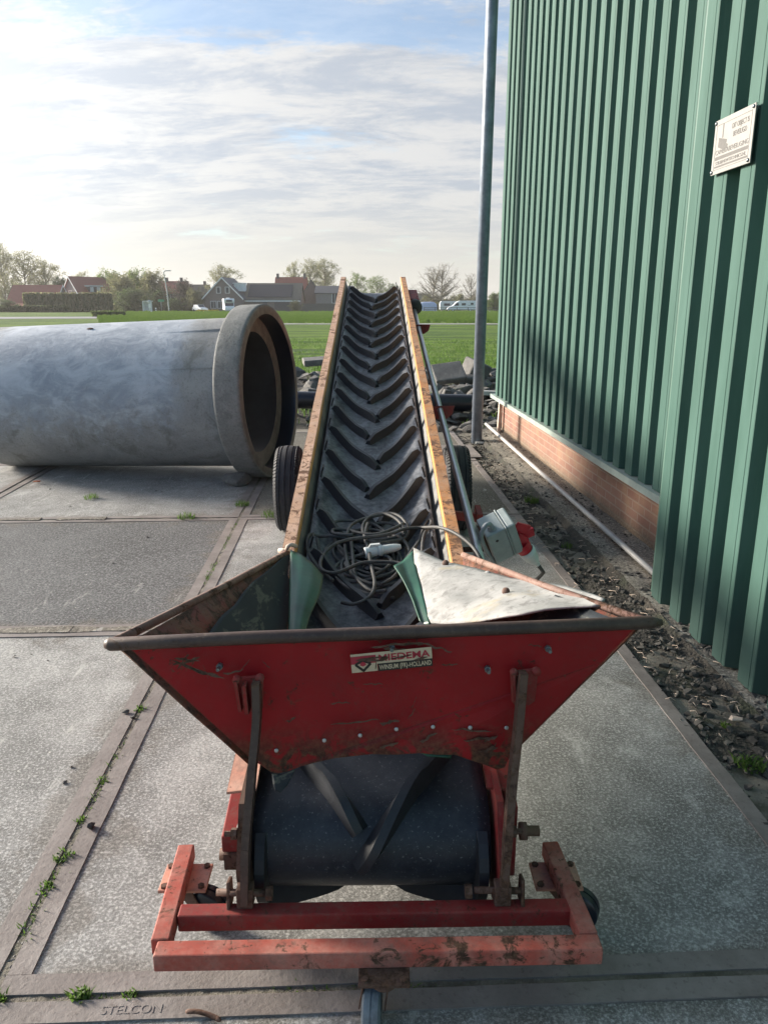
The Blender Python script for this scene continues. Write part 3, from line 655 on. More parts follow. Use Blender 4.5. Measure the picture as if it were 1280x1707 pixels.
# ------------------------------------------------------------------ green shed
shed = thing('metal_shed', 'tall green corrugated metal shed on a red brick plinth, right of the conveyor', 'shed', (0, 0, 0), WA)
def clad(name, o, s0, s1, z0, z1, per=.244, dep=.056, ph=0.0, mat=None, parent=shed):
    """trapezoid sheeting; crests at offset o, valleys dep deeper. Local frame: x=offset, y=along"""
    prof = []; n = int((s1-s0)/per)
    for i in range(n):
        b = s0+i*per
        for t, d_ in ((0, dep), (.030, dep), (.055, .002), (.060, 0), (.083, 0), (.086, .0035), (.089, 0), (.175, 0), (.180, .002), (.202, dep)): prof.append((b+t, o+d_))
    prof.append((s0+n*per, o+dep))
    mb = MB(); k = len(prof); zs = (z0, z1)
    vs = [(x, y, z) for z in zs for (y, x) in prof] + [(x+.004, y, z) for z in zs for (y, x) in prof]
    fs = [(i, i+1, k+i+1, k+i) for i in range(k-1)] + [(2*k+i+1, 2*k+i, 3*k+i, 3*k+i+1) for i in range(k-1)] + [(i+1, i, 2*k+i, 2*k+i+1) for i in range(k-1)]
    mb.add(vs, fs); return mb.build(name, mat or M['green'], parent, recalc=False)
clad('wall_cladding', 1.90, 3.66, 9.78, .49, 6.6)
clad('sliding_door', 1.695, -.62, 4.03, .015, 6.6)
MB().box((2.02, 3.0, -.05), (2.14, 9.80, .505)).build('brick_plinth', M['brick'], shed)
MB().box((1.868, 3.9, .468), (2.05, 9.86, .486)).box((1.868, 3.9, .44), (1.872, 9.86, .468)).build('sill', M['sill'], shed)
MB().box((1.955, 9.74, .49), (2.10, 9.80, 6.6)).build('corner_trim', M['greenroof'], shed)
MB().box((1.96, -1, .5), (9.9, 9.79, 6.58)).build('inner_wall', M['greenroof'], shed)
rf = MB(); rf.prism([(1.6, -1.2, 6.6), (1.6, -1.2, 6.75), (6, -1.2, 8.0), (10.3, -1.2, 6.75), (10.3, -1.2, 6.6)], (0, 11.4, 0)); rf.build('roof', M['greenroof'], shed)
MB().box((1.72, 3.93, .02), (1.76, 4.02, 6.5)).build('door_frame', M['greenroof'], shed)
MB().box((1.75, -.6, .03), (1.80, 3.93, .12)).build('door_rail', M['greenroof'], shed)
pp = MB().box((-.018, -.03, 0), (.018, .03, .50)).build('post', M['post']); pp.location = (1.468, 9.80, 0); pp.rotation_euler = (.0, .03, WA)
tag(pp, 'thin pale wooden post standing at the end of the brick plinth', 'post')
# camera-warning sign on the door
sg = thing('warning_sign', 'faded white camera warning sign bolted to the green shed wall', 'sign', WF(1.672, 3.695, 2.160))
sg.rotation_euler = (pi/2, 0, WA-pi/2)      # local x runs towards the camera, y up, z out of the wall
SW, SH = .350, .226
MB().box((0, 0, -.006), (SW, SH, 0)).build('plate', M['sign_white'], sg, .002)
fr = MB()
for (a, b, c, d_) in ((.022, .018, SW-.022, .0195), (.022, SH-.024, SW-.022, SH-.0225), (.022, .0195, .0235, SH-.024), (SW-.0235, .0195, SW-.022, SH-.024)): fr.box((a, b, 0), (c, d_, .0008))
fr.build('printed_border', M['sign_grey'], sg)
MB().box((.030, .058, 0), (SW-.030, .072, .0008)).box((.030, .026, 0), (SW-.030, .0335, .0008)).build('printed_band', M['sign_grey'], sg)
ic = MB(); ic.prism([(.05, .150, 0), (.125, .132, 0), (.118, .098, 0), (.105, .092, 0), (.047, .112, 0)], (0, 0, .0008)); ic.box((.079, .145, 0), (.087, SH-.024, .0007))
ic.prism([(.118, .118, 0), (.138, .110, 0), (.132, .094, 0), (.118, .098, 0)], (0, 0, .0007)); ic.build('camera_pictogram', M['sign_grey'], sg)
T = lambda x, y: Matrix.Translation((x, y, .0004))
text_mesh('lettering', 'DIT OBJECT IS', .030, M['sign_grey'], T(.165, .165), sg, .0005, width=.145)
text_mesh('lettering', 'BEVEILIGD', .030, M['sign_grey'], T(.180, .132), sg, .0005, width=.115)
text_mesh('lettering', 'CAMERABEVEILIGING', .028, M['sign_grey'], T(.030, .080), sg, .0005, width=SW-.06)
text_mesh('lettering', 'STILBENEWTECHNICS.NL', .020, M['sign_grey'], T(.040, .038), sg, .0005, width=SW-.08)
for (x, y) in ((.012, .012), (SW-.014, .012), (.012, SH-.012), (SW-.014, SH-.012)): MB().lathe([(0, .008), (.005, .0075), (.007, .004), (.007, 0)], (x, y, 0), (0, 0, 1), 10).build('screw', M['bolt'], sg)
for (x, y) in ((.012, .012), (SW-.014, SH-.012)): MB().tube([(x, y, -.03), (x, y, -.006)], .005, 8).build('spacer', M['bolt'], sg)

# ------------------------------------------------------------------ pole, pipes on the ground, plates
tp = thing('steel_pole', 'tall galvanised steel pole standing before the shed corner', 'pole', (1.105, 9.10, 0)); tp.rotation_euler = (0, .004, 0)
MB().tube([(0, 0, -.05), (0, 0, 7.5)], .064, 24).build('tube', M['galv'], tp)
MB().box((-.02, -.10, 0), (.10, -.065, .02)).build('foot_plate', M['whiteplas'], tp)
wp = MB().tube([WF(1.835, 9.92, .085), WF(1.815, 7.6, .085), WF(1.80, 5.6, .085), WF(1.782, 3.6, .085)], .019, 14).build('drain_pipe', M['drainpipe'])
tag(wp, 'long pale plastic pipe lying on the concrete strip along the brick plinth', 'pipe')
bp = thing('black_pipe', 'thick black plastic pipe lying on the rubble behind the conveyor', 'pipe', (0, 11.0, .255))
MB().lathe([(-1.9, .122), (1.24, .122), (1.24, .104), (-1.9, .104)], (0, 0, 0), (1, 0, -.018), 28).build('pipe_wall', M['bluepipe'], bp, sharp=40)
tag(MB().box((-.3, -.04, -.03), (.3, .04, .03)).build('plank', M['whiteplas']), 'white plank lying on the rubble at the shed corner', 'plank')
o = bpy.data.objects['plank']; o.location = (1.62, 11.3, .34); o.rotation_euler = (0, .04, .1)
fp = MB().box((-.55, -.36, .006), (.35, .40, .016)).build('steel_plate', M['edge'], None, .002); fp.location = (.68, 8.45, 0); fp.rotation_euler = (0, 0, .06)
tag(fp, 'flat brown steel plate lying on the slab at the foot of the pole', 'plate')

# ------------------------------------------------------------------ concrete pipe
cp = thing('concrete_pipe', 'large concrete sewer pipe lying on the slabs with its socket end towards the conveyor', 'pipe', (-1.05, 7.25, .80)); cp.rotation_euler = (0, -.040, -.199)
X = (-1, 0, 0)
rnd = random.Random(2)
MB().lathe([(.0, .712), (.0, .73), (-.001, .76), (.002, .790), (.008, .798), (.03, .80), (.215, .80), (.23, .797), (.248, .77), (.268, .72), (.285, .693)], (0, 0, 0), X, 96).build('collar', M['bell'], cp, sharp=50)
MB().lathe([(.150, .560), (.150, .66), (.149, .706)], (0, 0, 0), X, 96).build('inner_shoulder', M['bell2'], cp, sharp=50)
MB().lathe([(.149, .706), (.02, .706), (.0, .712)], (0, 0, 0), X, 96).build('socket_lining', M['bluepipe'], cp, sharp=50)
MB().lathe([(-.0005, .712), (-.002, .725), (-.003, .765), (.003, .785)], (0, 0, 0), X, 96).build('socket_face', M['bell2'], cp, sharp=50)
MB().lathe([(.280, .69), (.6, .69), (1.2, .69), (2.0, .69), (2.76, .688), (2.83, .676), (2.86, .65), (2.865, .60), (2.85, .56)], (0, 0, 0), X, 96).build('barrel', M['pipe'], cp, sharp=50)
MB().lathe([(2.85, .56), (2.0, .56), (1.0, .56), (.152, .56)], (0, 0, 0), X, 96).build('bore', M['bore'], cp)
for (ang, x0, x1) in ((1.02, -.29, -1.15), (.42, -.29, -1.2)):     # two casting ridges, fading out to the left
    mb = MB(); n = 12; vs = []
    for i in range(n+1):
        t = i/n; x = x0+(x1-x0)*t; h = .016*(1-t)**1.3
        for da, hh in ((-.02, -.004), (0, h), (.006, h*.2-.004)):
            a = ang+da; r = .69+hh; vs.append((x, -r*cos(a), r*sin(a)))
    mb.add(vs, [(i*3+j, i*3+j+1, i*3+j+4, i*3+j+3) for i in range(n) for j in range(2)], True); mb.build('casting_ridge', M['pipe'], cp, recalc=False)
o = bpy.data.objects.new('mud_clod', hull_mesh('mud_clod', M['rust'], 41)); COL.objects.link(o)
Rp = Matrix.LocRotScale(cp.location, cp.rotation_euler, None); o.location = Rp @ Vector((-1.62, -.69*cos(1.2), .69*sin(1.2))); o.scale = (.05, .03, .02)
tag(o, 'brown clod of mud stuck on top of the concrete pipe', 'mud')
# ------------------------------------------------------------------ belt conveyor
cv_ = thing('belt_conveyor', 'long inclined belt conveyor with red feed hopper, orange rails and two rubber tyres', 'conveyor', (-.03, 1.6, 0), .012)
def zl(y): return .384 + .203*y                       # top of the side rails
def centre_dz(y): return -.05 - .10*max(0, min(1, (y-.17)/1.3))
def edge_dz(y): return -.05 - .022*max(0, min(1, (y-.17)/1.3))
YH, RH, RF = 7.30, .095, .133
def belt_pt(w, y, lift=0.0):
    """point of the carrying belt at cross position w (-1..1) and along y"""
    hw = .300 - .030*max(0, min(1, (y-.17)/1.0))
    c, e = centre_dz(y), edge_dz(y)
    k = max(0, (abs(w)-.35)/.65)
    dz = c + (e-c)*k**1.6
    nx = -math.copysign(1, w)*(.30 if y > .8 else .0)*k
    n = Vector((nx, -.2, 1)).normalized()
    return Vector((w*hw, y, zl(y)+dz)) + n*lift
ZF = zl(.17)+centre_dz(.17)-RF                        # foot drum centre
ZHc = zl(YH)+centre_dz(YH)-RH*.98
def drum_pt(w, a, lift=0.0):
    r = RF + lift; return Vector((w*.300, .17-r*sin(a), ZF+r*cos(a)))
nw = 16; ws = [-1+2*i/nw for i in range(nw+1)]
rowsb = []
for i in range(13): rowsb.append([drum_pt(w, pi*1.04*(12-i)/12, .0) for w in ws])
ny = 90
for j in range(1, ny+1):
    y = .17+(YH-.17)*j/ny; rowsb.append([belt_pt(w, y) for w in ws])
for i in range(1, 11):
    a = pi*i/10; t = []
    for w in ws:
        b = belt_pt(w, YH); f = max(0, 1-i/4); zz = ZHc+RH*cos(a); zz = zz+(b.z-(ZHc+RH))*f
        t.append(Vector((w*.270, YH+RH*sin(a), zz)))
    rowsb.append(t)
for y in (5, 2.5, .6): rowsb.append([Vector((w*.270, y, zl(y)-.30)) for w in ws])
rowsb.append([drum_pt(w, pi*1.04) for w in ws])
mb = MB(); k = nw+1
mb.add([p for r_ in rowsb for p in r_], [(j*k+i, j*k+i+1, (j+1)*k+i+1, (j+1)*k+i) for j in range(len(rowsb)-1) for i in range(nw)], True)
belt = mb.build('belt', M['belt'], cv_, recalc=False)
sm_ = belt.modifiers.new('thickness', 'SOLIDIFY'); sm_.thickness = .008; sm_.offset = -1
def surf(w, s, lift):
    """belt surface by arc length s, zero at the drum's top, negative round the drum"""
    if s < 0: return drum_pt(w, -s/RF, lift)
    return belt_pt(w, .17+s/1.02, lift)
def arm(w0, s0, w1, s1, h=.048, t=.020, n=16):
    """one raised bar running from (w0,s0) to (w1,s1) over the belt"""
    mb = MB(); vs = []
    tw, ts = (w1-w0)*.3, (s1-s0); L = sqrt(tw*tw+ts*ts); px, ps = -ts/L, tw/L
    if ps > 0: px, ps = -px, -ps                       # px,ps points down the belt, to the camera
    for i in range(n+1):
        q = i/n; w = w0+(w1-w0)*q; s = s0+(s1-s0)*q
        hh = h*min(1, .55+4*min(q, 1-q)) if i not in (0, n) else h*.5
        for o_, l_ in ((t*1.25, -.002), (t*.75, hh*.5), (t*.55, hh), (-t*.45, hh), (-t*.9, hh*.35), (-t*1.3, -.002)):
            vs.append(surf(max(-1, min(1, w+px*o_/.3)), s+ps*o_, l_))
    m = 6
    fs = [(i*m+j, i*m+j+1, (i+1)*m+j+1, (i+1)*m+j) for i in range(n) for j in range(m-1)] + [tuple(range(m)), tuple(range(n*m+m-1, n*m-1, -1))]
    return mb.add(vs, fs).build('cleat', M['cleat'], belt, sharp=35)
def lug(w, s):
    mb = MB(); vs = []
    for s_ in (s-.03, s+.035):
        for (o_, l_) in ((-.035, -.002), (-.03, .046), (.055, .046), (.055, -.002)):
            vs.append(surf(max(-1.0, min(1.0, w+math.copysign(o_, w))), s_, l_ + (.012 if s_ < s and l_ > 0 else 0)))
    mb.add(vs, [(0, 1, 2, 3), (7, 6, 5, 4), (0, 4, 5, 1), (1, 5, 6, 2), (2, 6, 7, 3)]).build('lug', M['cleat'], belt)
PITCH_B = .366; S0 = 1.69
for n_ in range(-6, 16):
    sr = S0 + n_*PITCH_B; sl = sr                      # outer ends of the bars
    if sr > 7.2: break
    long_right = (n_ % 2 == 0)
    run = .44
    if sr - run < -RF*3.1: continue
    arm(.90, sr, -.10 if long_right else .10, sr-run*(1.0 if long_right else .82))
    arm(-.90, sl, -.10 if long_right else .10, sl-run*(.8 if long_right else 1.0))
    lug(.93, sr+.045); lug(-.93, sl+.045)
for w in (-.93, .93):                                  # cleat ends hanging below the foot drum
    mb = MB(); n = 9; vs = []
    for i in range(n+1):
        a = pi*(.30+.60*i/n); l_ = .040*min(1, 2.2*(i+.25)/n)
        for (ww, ll) in ((w-.055, 0), (w-.04, l_), (w+.04, l_), (w+.055, 0)): vs.append(drum_pt(ww, a, ll))
    mb.add(vs, [(i*4+j, i*4+j+1, (i+1)*4+j+1, (i+1)*4+j) for i in range(n) for j in range(3)] + [(0, 1, 2, 3), tuple(range(n*4+3, n*4-1, -1))]).build('lug', M['cleat'], belt)
    mb = MB(); vs = []; sg_ = math.copysign(1, w); n = 8
    for i in range(n+1):
        q = i/n; ww = w-sg_*q*.72; a = pi*.80+.30*q
        for ll in (0, .052*(1-q)**.6+.004): vs.append(drum_pt(ww, a, ll))
    mb.add(vs, [(i*2, i*2+1, i*2+3, i*2+2) for i in range(n)])
    o = mb.build('cleat', M['cleat'], belt, recalc=False); q_ = o.modifiers.new('thickness', 'SOLIDIFY'); q_.thickness = .016
MB().lathe([(-.285, 0), (-.285, RF-.012), (.285, RF-.012), (.285, 0)], (0, .17, ZF), (1, 0, 0), 40).tube([(-.36, .17, ZF), (.36, .17, ZF)], .02, 14).build('foot_drum', M['axle'], cv_)
MB().lathe([(-.285, 0), (-.285, RH-.012), (.285, RH-.012), (.285, 0)], (0, YH, ZHc), (1, 0, 0), 32).tube([(-.36, YH, ZHc), (.40, YH, ZHc)], .02, 14).build('head_drum', M['axle'], cv_)
# side rails, plates, beams: z measured from the rail line
def slope_box(mb, x0, x1, y0, y1, a, b, n=30, wob=0):
    vs = []
    for i in range(n+1):
        y = y0+(y1-y0)*i/n; w = wob*mnoise.noise(Vector((y*2.1, x0*9, 0)))
        for (x, d_) in ((x0+w, a), (x1+w, a), (x1+w, b), (x0+w, b)): vs.append((x, y, zl(y)+d_))
    fs = [(i*4+j, i*4+(j+1) % 4, (i+1)*4+(j+1) % 4, (i+1)*4+j) for i in range(n) for j in range(4)] + [(3, 2, 1, 0), tuple(range(n*4, n*4+4))]
    return mb.add(vs, fs)
for sgn in (-1, 1):
    X_ = lambda a: (a*sgn)
    lo, hi = sorted((X_(.304), X_(.362)))
    slope_box(MB(), lo, hi, 1.12, 7.43, -.034, 0, 60, .003).build('side_rail', M['orange'], cv_, .006)
    rail_ = [o for o in cv_.children if o.name.startswith('side_rail')][-1]
    a_, b_ = sorted((X_(.311), X_(.360)))
    slope_box(MB(), a_, b_, 1.13, 7.42, -.004, .0022, 60, .003).build('worn_top', M['railtop'] if sgn < 0 else M['orange2'], rail_)
    mb = MB(); vs = []; n = 60                           # grey plate leaning in from the rail to the belt edge
    for i in range(n+1):
        y = 1.05+(7.36-1.05)*i/n; w_ = .003*mnoise.noise(Vector((y*2.1, sgn*3, 0)))
        for (x, d_) in ((.303, -.034), (.272, -.165), (.279, -.17), (.312, -.034)): vs.append((X_(x+w_), y, zl(y)+d_))
    mb.add(vs, [(i*4+j, i*4+(j+1) % 4, (i+1)*4+(j+1) % 4, (i+1)*4+j) for i in range(n) for j in range(4)] + [(3, 2, 1, 0), tuple(range(n*4, n*4+4))]).build('side_plate', M['greyplate'], cv_)
    lo, hi = sorted((X_(.316), X_(.355)))
    slope_box(MB(), lo, hi, .62, 7.40, -.23, -.036, 30).build('side_beam', M['reddark'], cv_)
    if sgn < 0:
        slope_box(MB(), -.405, -.360, .17, 5, -.25, -.20, 20).build('side_tube', M['reddark'], cv_, .004)
        slope_box(MB(), -.40, -.362, .165, .20, -.30, -.252, 1).tube([(-.415, .19, zl(.19)-.275), (-.35, .19, zl(.19)-.275)], .016, 12).build('beam_end', M['rust'], cv_)
    else:
        slope_box(MB(), .342, .375, .10, .66, -.26, -.05, 6).build('side_tube', M['reddark'], cv_, .004)
        MB().lathe([(0, 0), (0, .022), (.018, .022), (.018, .013), (.05, .013), (.05, 0)], (.372, .06, .315), (1, 0, 0), 12).build('adjuster_bolt', M['rust'], cv_)
    # bearing plates of the foot drum
    lo, hi = sorted((X_(.312), X_(.330)))
    pl = MB(); pts = [(lo, .66, zl(.66)-.04), (lo, .30, zl(.3)-.02), (lo, .06, .40), (lo, -.02, .27), (lo, .00, .12), (lo, .10, .10), (lo, .34, .18), (lo, .66, zl(.66)-.24)]
    pl.prism(pts, (hi-lo, 0, 0)).build('bearing_plate', M['rust'] if sgn < 0 else M['reddark'], cv_)
    pc = MB(); pc.prism([(X_(.295), .12, .395), (X_(.372), .12, .385), (X_(.365), .62, .50), (X_(.295), .62, .52)], (0, 0, .006))
    pc.build('guard_plate', M['pink'] if sgn < 0 else M['reddark'], cv_)
MB().bar((-.31, 7.33, zl(7.33)-.24), (.31, 7.33, zl(7.33)-.24), .05, .05).bar((-.31, 3.5, zl(3.5)-.26), (.31, 3.5, zl(3.5)-.26), .05, .05).bar((-.31, 5.4, zl(5.4)-.26), (.31, 5.4, zl(5.4)-.26), .05, .05).bar((-.31, 1.7, zl(1.7)-.27), (.31, 1.7, zl(1.7)-.27), .05, .05).build('cross_member', M['reddark'], cv_)
# drive shaft along the right side, motor at the head
MB().tube([(.447, 1.38, .555), (.449, 1.6, .594), (.425, 4.7, 1.18), (.418, 6.72, 1.575)], .0195, 16).build('drive_shaft', M['shaft'], cv_)
mo = MB().box((.375, 6.62, 1.56), (.475, 7.12, 1.70), lambda x, y, z: (x, y, z+.203*(y-6.87))).build('motor', M['reddark'], cv_, .015)
MB().lathe([(0, .065), (.05, .068), (.14, .068), (.16, .03), (.16, 0)], (.43, 6.66, 1.59), (0, -1, -.2), 20).build('motor_cover', M['axle'], mo)
for (y, z) in ((3.39, .93), (5.75, 1.385)):
    b_ = MB(); b_.prism([(.36, y, z+.03), (.530, y, z+.03), (.515, y, z-.025), (.475, y, z-.055), (.36, y, z-.055)], (0, .012, 0)).build('shaft_bracket', M['reddark'], cv_)
# chassis with the two wheels
AX = 3.83
ch = MB().tube([(-.66, AX, .31), (.66, AX, .31)], .03, 16)
for sgn in (-1, 1):
    ch.bar((sgn*.40, AX, .31), (sgn*.34, 5.2, zl(5.2)-.26), .05, .06).bar((sgn*.44, AX, .31), (sgn*.38, 2.1, zl(2.1)-.24), .05, .06).bar((sgn*.42, AX, .31), (sgn*.34, AX+.05, zl(AX)-.24), .05, .06)
ch.bar((.40, 2.29, .53), (.56, 2.29, .515), .03, .045).bar((.555, 2.24, .52), (.555, 2.36, .54), .03, .055)
ch.build('chassis', M['reddark'], cv_)
def wheel(x):
    w = MB(); o = w.lathe([(-.075, .17), (-.082, .21), (-.086, .26), (-.078, .290), (-.06, .303), (-.045, .3065), (-.043, .298), (-.036, .298), (-.034, .308), (-.006, .310), (-.005, .301), (.005, .301), (.006, .310),
             (.034, .308), (.036, .298), (.043, .298), (.045, .3065), (.06, .303), (.078, .290), (.086, .26), (.082, .21), (.075, .17)], (x, AX, .31), (1, 0, 0), 72).build('tyre', M['tyre'], None, sharp=40)
    mb = [MB(), MB()]                                   # shoulder tread blocks
    for i in range(72):
        a = 2*pi*i/72
        for sx in (-1, 1):
            p0 = Vector((x+sx*.062, AX+.306*cos(a), .31+.306*sin(a))); p1 = Vector((x+sx*.083, AX+.284*cos(a), .31+.284*sin(a)))
            mb[0 if sx < 0 else 1].bar(p0, p1, .017, .008, (0, cos(a), sin(a)))
    return o, mb
for x in (-.605, .595):
    t_, tb = wheel(x); wr = thing_ = None
    t_.parent = cv_
    for k_, tb_ in enumerate(tb): tb_.build('shoulder_tread', M['tyre'], t_)
    MB().lathe([(-.05, 0), (-.05, .05), (-.03, .06), (-.03, .14), (-.07, .165), (-.075, .178), (.075, .178), (.07, .165), (.03, .14), (.03, .06), (.05, .05), (.05, 0)], (x, AX, .31), (1, 0, 0), 40).build('rim', M['pink'], t_)
# ------------------------------------------------------------------ feed hopper
FL, FR = Vector((-.625, .105, .812)), Vector((.690, .160, .838))
BL, BR = Vector((-.335, 1.30, .650)), Vector((.355, 1.26, .650))
front = [(-.573, .107, .793), (-.44, .10, .652), (-.305, .094, .51), (-.252, .093, .467), (-.235, .092, .462), (-.179, .092, .484), (-.09, .091, .507), (0, .098, .513), (.121, .099, .514), (.21, .105, .504), (.28, .112, .474), (.318, .116, .456), (.338, .116, .462), (.35, .116, .491), (.50, .13, .655), (.655, .157, .826)]
hop = MB()
front = [f_ if f_[2] > .53 else (f_[0], f_[1], f_[2]+.007*mnoise.noise(Vector((f_[0]*23, 1, 4)))) for i_, f_ in enumerate(sum([[a_, tuple((a_[k_]+b_[k_])/2 for k_ in range(3))] for a_, b_ in zip(front, front[1:])], []) + [front[-1]])]
top = [(-.60, .106, .81), (-.3, .118, .816), (0, .13, .821), (.3, .143, .828), (.675, .158, .835)]
hop.prism([Vector(p) for p in front] + [Vector(p) for p in reversed(top)], (.0, .006, .002))
hopper = hop.build('hopper', M['red'], cv_, recalc=True)
rim = MB().tube([FL+Vector((-.012, 0, 0)), FL+Vector((.0, 0, 0)), (-.3, .117, .821), (0, .128, .826), (.3, .142, .831), FR, FR+Vector((.03, 0, 0))], [.010, .0165, .0165, .0165, .0165, .0165, .008], 14)
rim.build('rim_tube', M['rim'], hopper)
MB().tube([FL, FL.lerp(BL, .5)+Vector((0, 0, -.004)), BL], .012, 10).build('side_rim', M['siderim'], hopper); MB().tube([FR, FR.lerp(BR, .5)+Vector((0, 0, -.006)), BR], .012, 10).build('side_rim', M['siderim'], hopper)
def panel(sg):
    F_, B_ = (FL, BL) if sg < 0 else (FR, BR); mb = MB()
    f0 = F_ + Vector((-sg*.02, .006, -.012)); b0 = B_+Vector((0, 0, -.008))
    f1 = Vector((sg*.30 + (.02 if sg > 0 else 0), .115, .465)); b1 = Vector((sg*.305, 1.30, .585))
    n = 12; vs = []
    for i in range(n+1):
        for j in range(5):
            p = f0.lerp(b0, i/n).lerp(f1.lerp(b1, i/n), j/4); vs.append(p+Vector((0, 0, .004*mnoise.noise(p*5))))
    mb.add(vs, [(i*5+j, i*5+j+1, (i+1)*5+j+1, (i+1)*5+j) for i in range(n) for j in range(4)], True)
    o = mb.build('side_panel', M['inner'], hopper, recalc=False); s_ = o.modifiers.new('t', 'SOLIDIFY'); s_.thickness = .005; s_.offset = 0
    return f0, b0, f1, b1
PL = panel(-1); PR = panel(1)
def on_panel(P, t, h, off):
    f0, b0, f1, b1 = P; p = f0.lerp(b0, t).lerp(f1.lerp(b1, t), h)
    n = (b0-f0).cross(f1-f0).normalized()
    if n.z < 0: n = -n
    return p+n*off
def flap(name, grid, mat, th=.005, wav=.004):
    k = len(grid[0]); vs = []
    for r_ in grid:
        for p in r_: vs.append(Vector(p)+Vector((0, 0, wav*mnoise.noise(Vector(p)*14))))
    mb = MB().add(vs, [(i*k+j, i*k+j+1, (i+1)*k+j+1, (i+1)*k+j) for i in range(len(grid)-1) for j in range(k-1)], True)
    o = mb.build(name, mat, hopper, recalc=False); sb = o.modifiers.new('s', 'SUBSURF'); sb.levels = sb.render_levels = 2; sb.subdivision_type = 'SIMPLE'
    s_ = o.modifiers.new('t', 'SOLIDIFY'); s_.thickness = th; s_.offset = 0; return o
# left lining: dark rubber on the side panel, its green end folded inwards
g = []
for i in range(11):
    t = .10+.90*i/10; edge = .30*(1-(i/10))**1.0+.03+.02*sin(i*1.9)
    g.append([on_panel(PL, t, edge+(1.02-edge)*j/5, .015) for j in range(6)])
flap('rubber_lining', g, M['lining'])
g = []
A0, A1 = Vector((-.322, 1.285, .668)), Vector((-.262, .62, .560))
B0, B1 = Vector((-.186, 1.14, .612)), Vector((-.222, .64, .555))
for i in range(7):
    q = i/6; a = A0.lerp(A1, q); b = B0.lerp(B1, q) + Vector((.012*sin(pi*min(1, q*1.6))*(1 if q < .62 else 0), 0, .01*sin(pi*q)))
    if i == 0: b = a.lerp(b, 1)
    g.append([a, a.lerp(b, .35)+Vector((0, 0, .012)), a.lerp(b, .7)+Vector((0, 0, .012)), b])
flap('green_flap', g, M['greensheet'])
# right lining: pale weathered sheet, green fold at its inner end
tope = [(.160, 1.262, .664), (.267, 1.117, .685), (.36, .98, .697), (.466, .844, .712), (.535, .71, .735), (.590, .593, .760), (.630, .45, .795), (.640, .37, .812)]
bote = [(.190, .70, .600), (.24, .63, .64), (.318, .50, .700), (.375, .43, .735), (.421, .395, .758), (.48, .385, .775), (.54, .375, .793), (.62, .345, .812)]
g = [[Vector(a).lerp(Vector(b), j/4)+Vector((-.010*sin(pi*j/4), 0, -.006*sin(pi*j/4))) for j in range(5)] for a, b in zip(tope, bote)]
flap('pale_flap', g, M['paleflap'], .006, .024)
a_, b_, c_ = Vector((.080, 1.145, .646)), Vector((.158, 1.262, .664)), Vector((.188, .70, .600))
g = [[b_.lerp(c_, i/6), b_.lerp(c_, i/6).lerp(a_.lerp(Vector((.155, .74, .600)), i/6), .5)+Vector((-.004, 0, -.012)), a_.lerp(Vector((.155, .74, .600)), i/6)+Vector((.01*sin(pi*i/6), 0, 0))] for i in range(7)]
flap('green_flap', g, M['greensheet'])
g = [[on_panel(PR, .04+.3*i/5, .03+.8*j/3, .012) for j in range(4)] for i in range(6)]
flap('rubber_lining', g, M['lining'])
MB().prism([(.03, .60, .565), (.155, .69, .612), (.30, .42, .62), (.10, .40, .57)], (0, 0, .004)).build('rubber_offcut', M['cleat'], hopper)
for (x, y, z) in ((.268, 1.07, .688), (.42, .66, .735)): MB().lathe([(0, .013), (.004, .012), (.007, .006), (.007, 0)], (x, y, z-.006), (-.4, -.75, .55), 12).build('rivet', M['rust'], hopper)
MB().lathe([(0, .012), (.004, .011), (.006, .006), (.006, 0)], (.40, .91, .697), (-.4, -.75, .55), 12).build('rivet', M['paleflap'], hopper)
MB().tube(smooth_path([(-.34, 1.30, .66), (-.33, 1.27, .685), (-.315, 1.275, .69), (-.30, 1.30, .675)]), .008, 8).tube([(-.37, 1.31, .655), (-.33, 1.29, .662)], .010, 8).build('rope_knot', M['post'], hopper)
o = flap('green_scrap', [[(.10, .13, .512), (.14, .10, .508), (.20, .10, .50)], [(.11, .20, .500), (.15, .19, .49), (.21, .19, .485)], [(.13, .25, .47), (.16, .25, .465), (.19, .24, .46)]], M['greensheet'])
o = flap('torn_scrap', [[(-.25, .092, .465), (-.22, .09, .463), (-.19, .092, .475)], [(-.245, .075, .452), (-.22, .07, .447), (-.20, .08, .458)], [(-.24, .065, .436), (-.225, .062, .43), (-.21, .07, .445)]], M['lining'])
def hexbolt(x, y, z, r=.009, L=.028, mat='bolt', nm='bolt'):
    return MB().lathe([(-.006, 0), (-.006, r*1.5), (.007, r*1.5), (.007, r*.85), (L, r*.85), (L, 0)], (x, y, z), (0, -1, .12), 6 if nm == 'bolt' else 12, False).build(nm, M[mat], hopper)
for (x, z) in ((-.364, .757), (.050, .798), (.432, .786), (.285, .735)): hexbolt(x, .098+.035*(x+.3), z, .0055, .026)
for (x, z) in ((-.236, .528), (-.117, .553), (-.028, .565), (.062, .580), (.153, .584), (.246, .580), (.337, .577)):
    MB().lathe([(0, .0055), (.002, .0052), (.0035, .003), (.002, .0)], (x, .094+.03*(x+.24), z), (0, -1, 0), 12).build('rivet', M['shaft'], hopper)
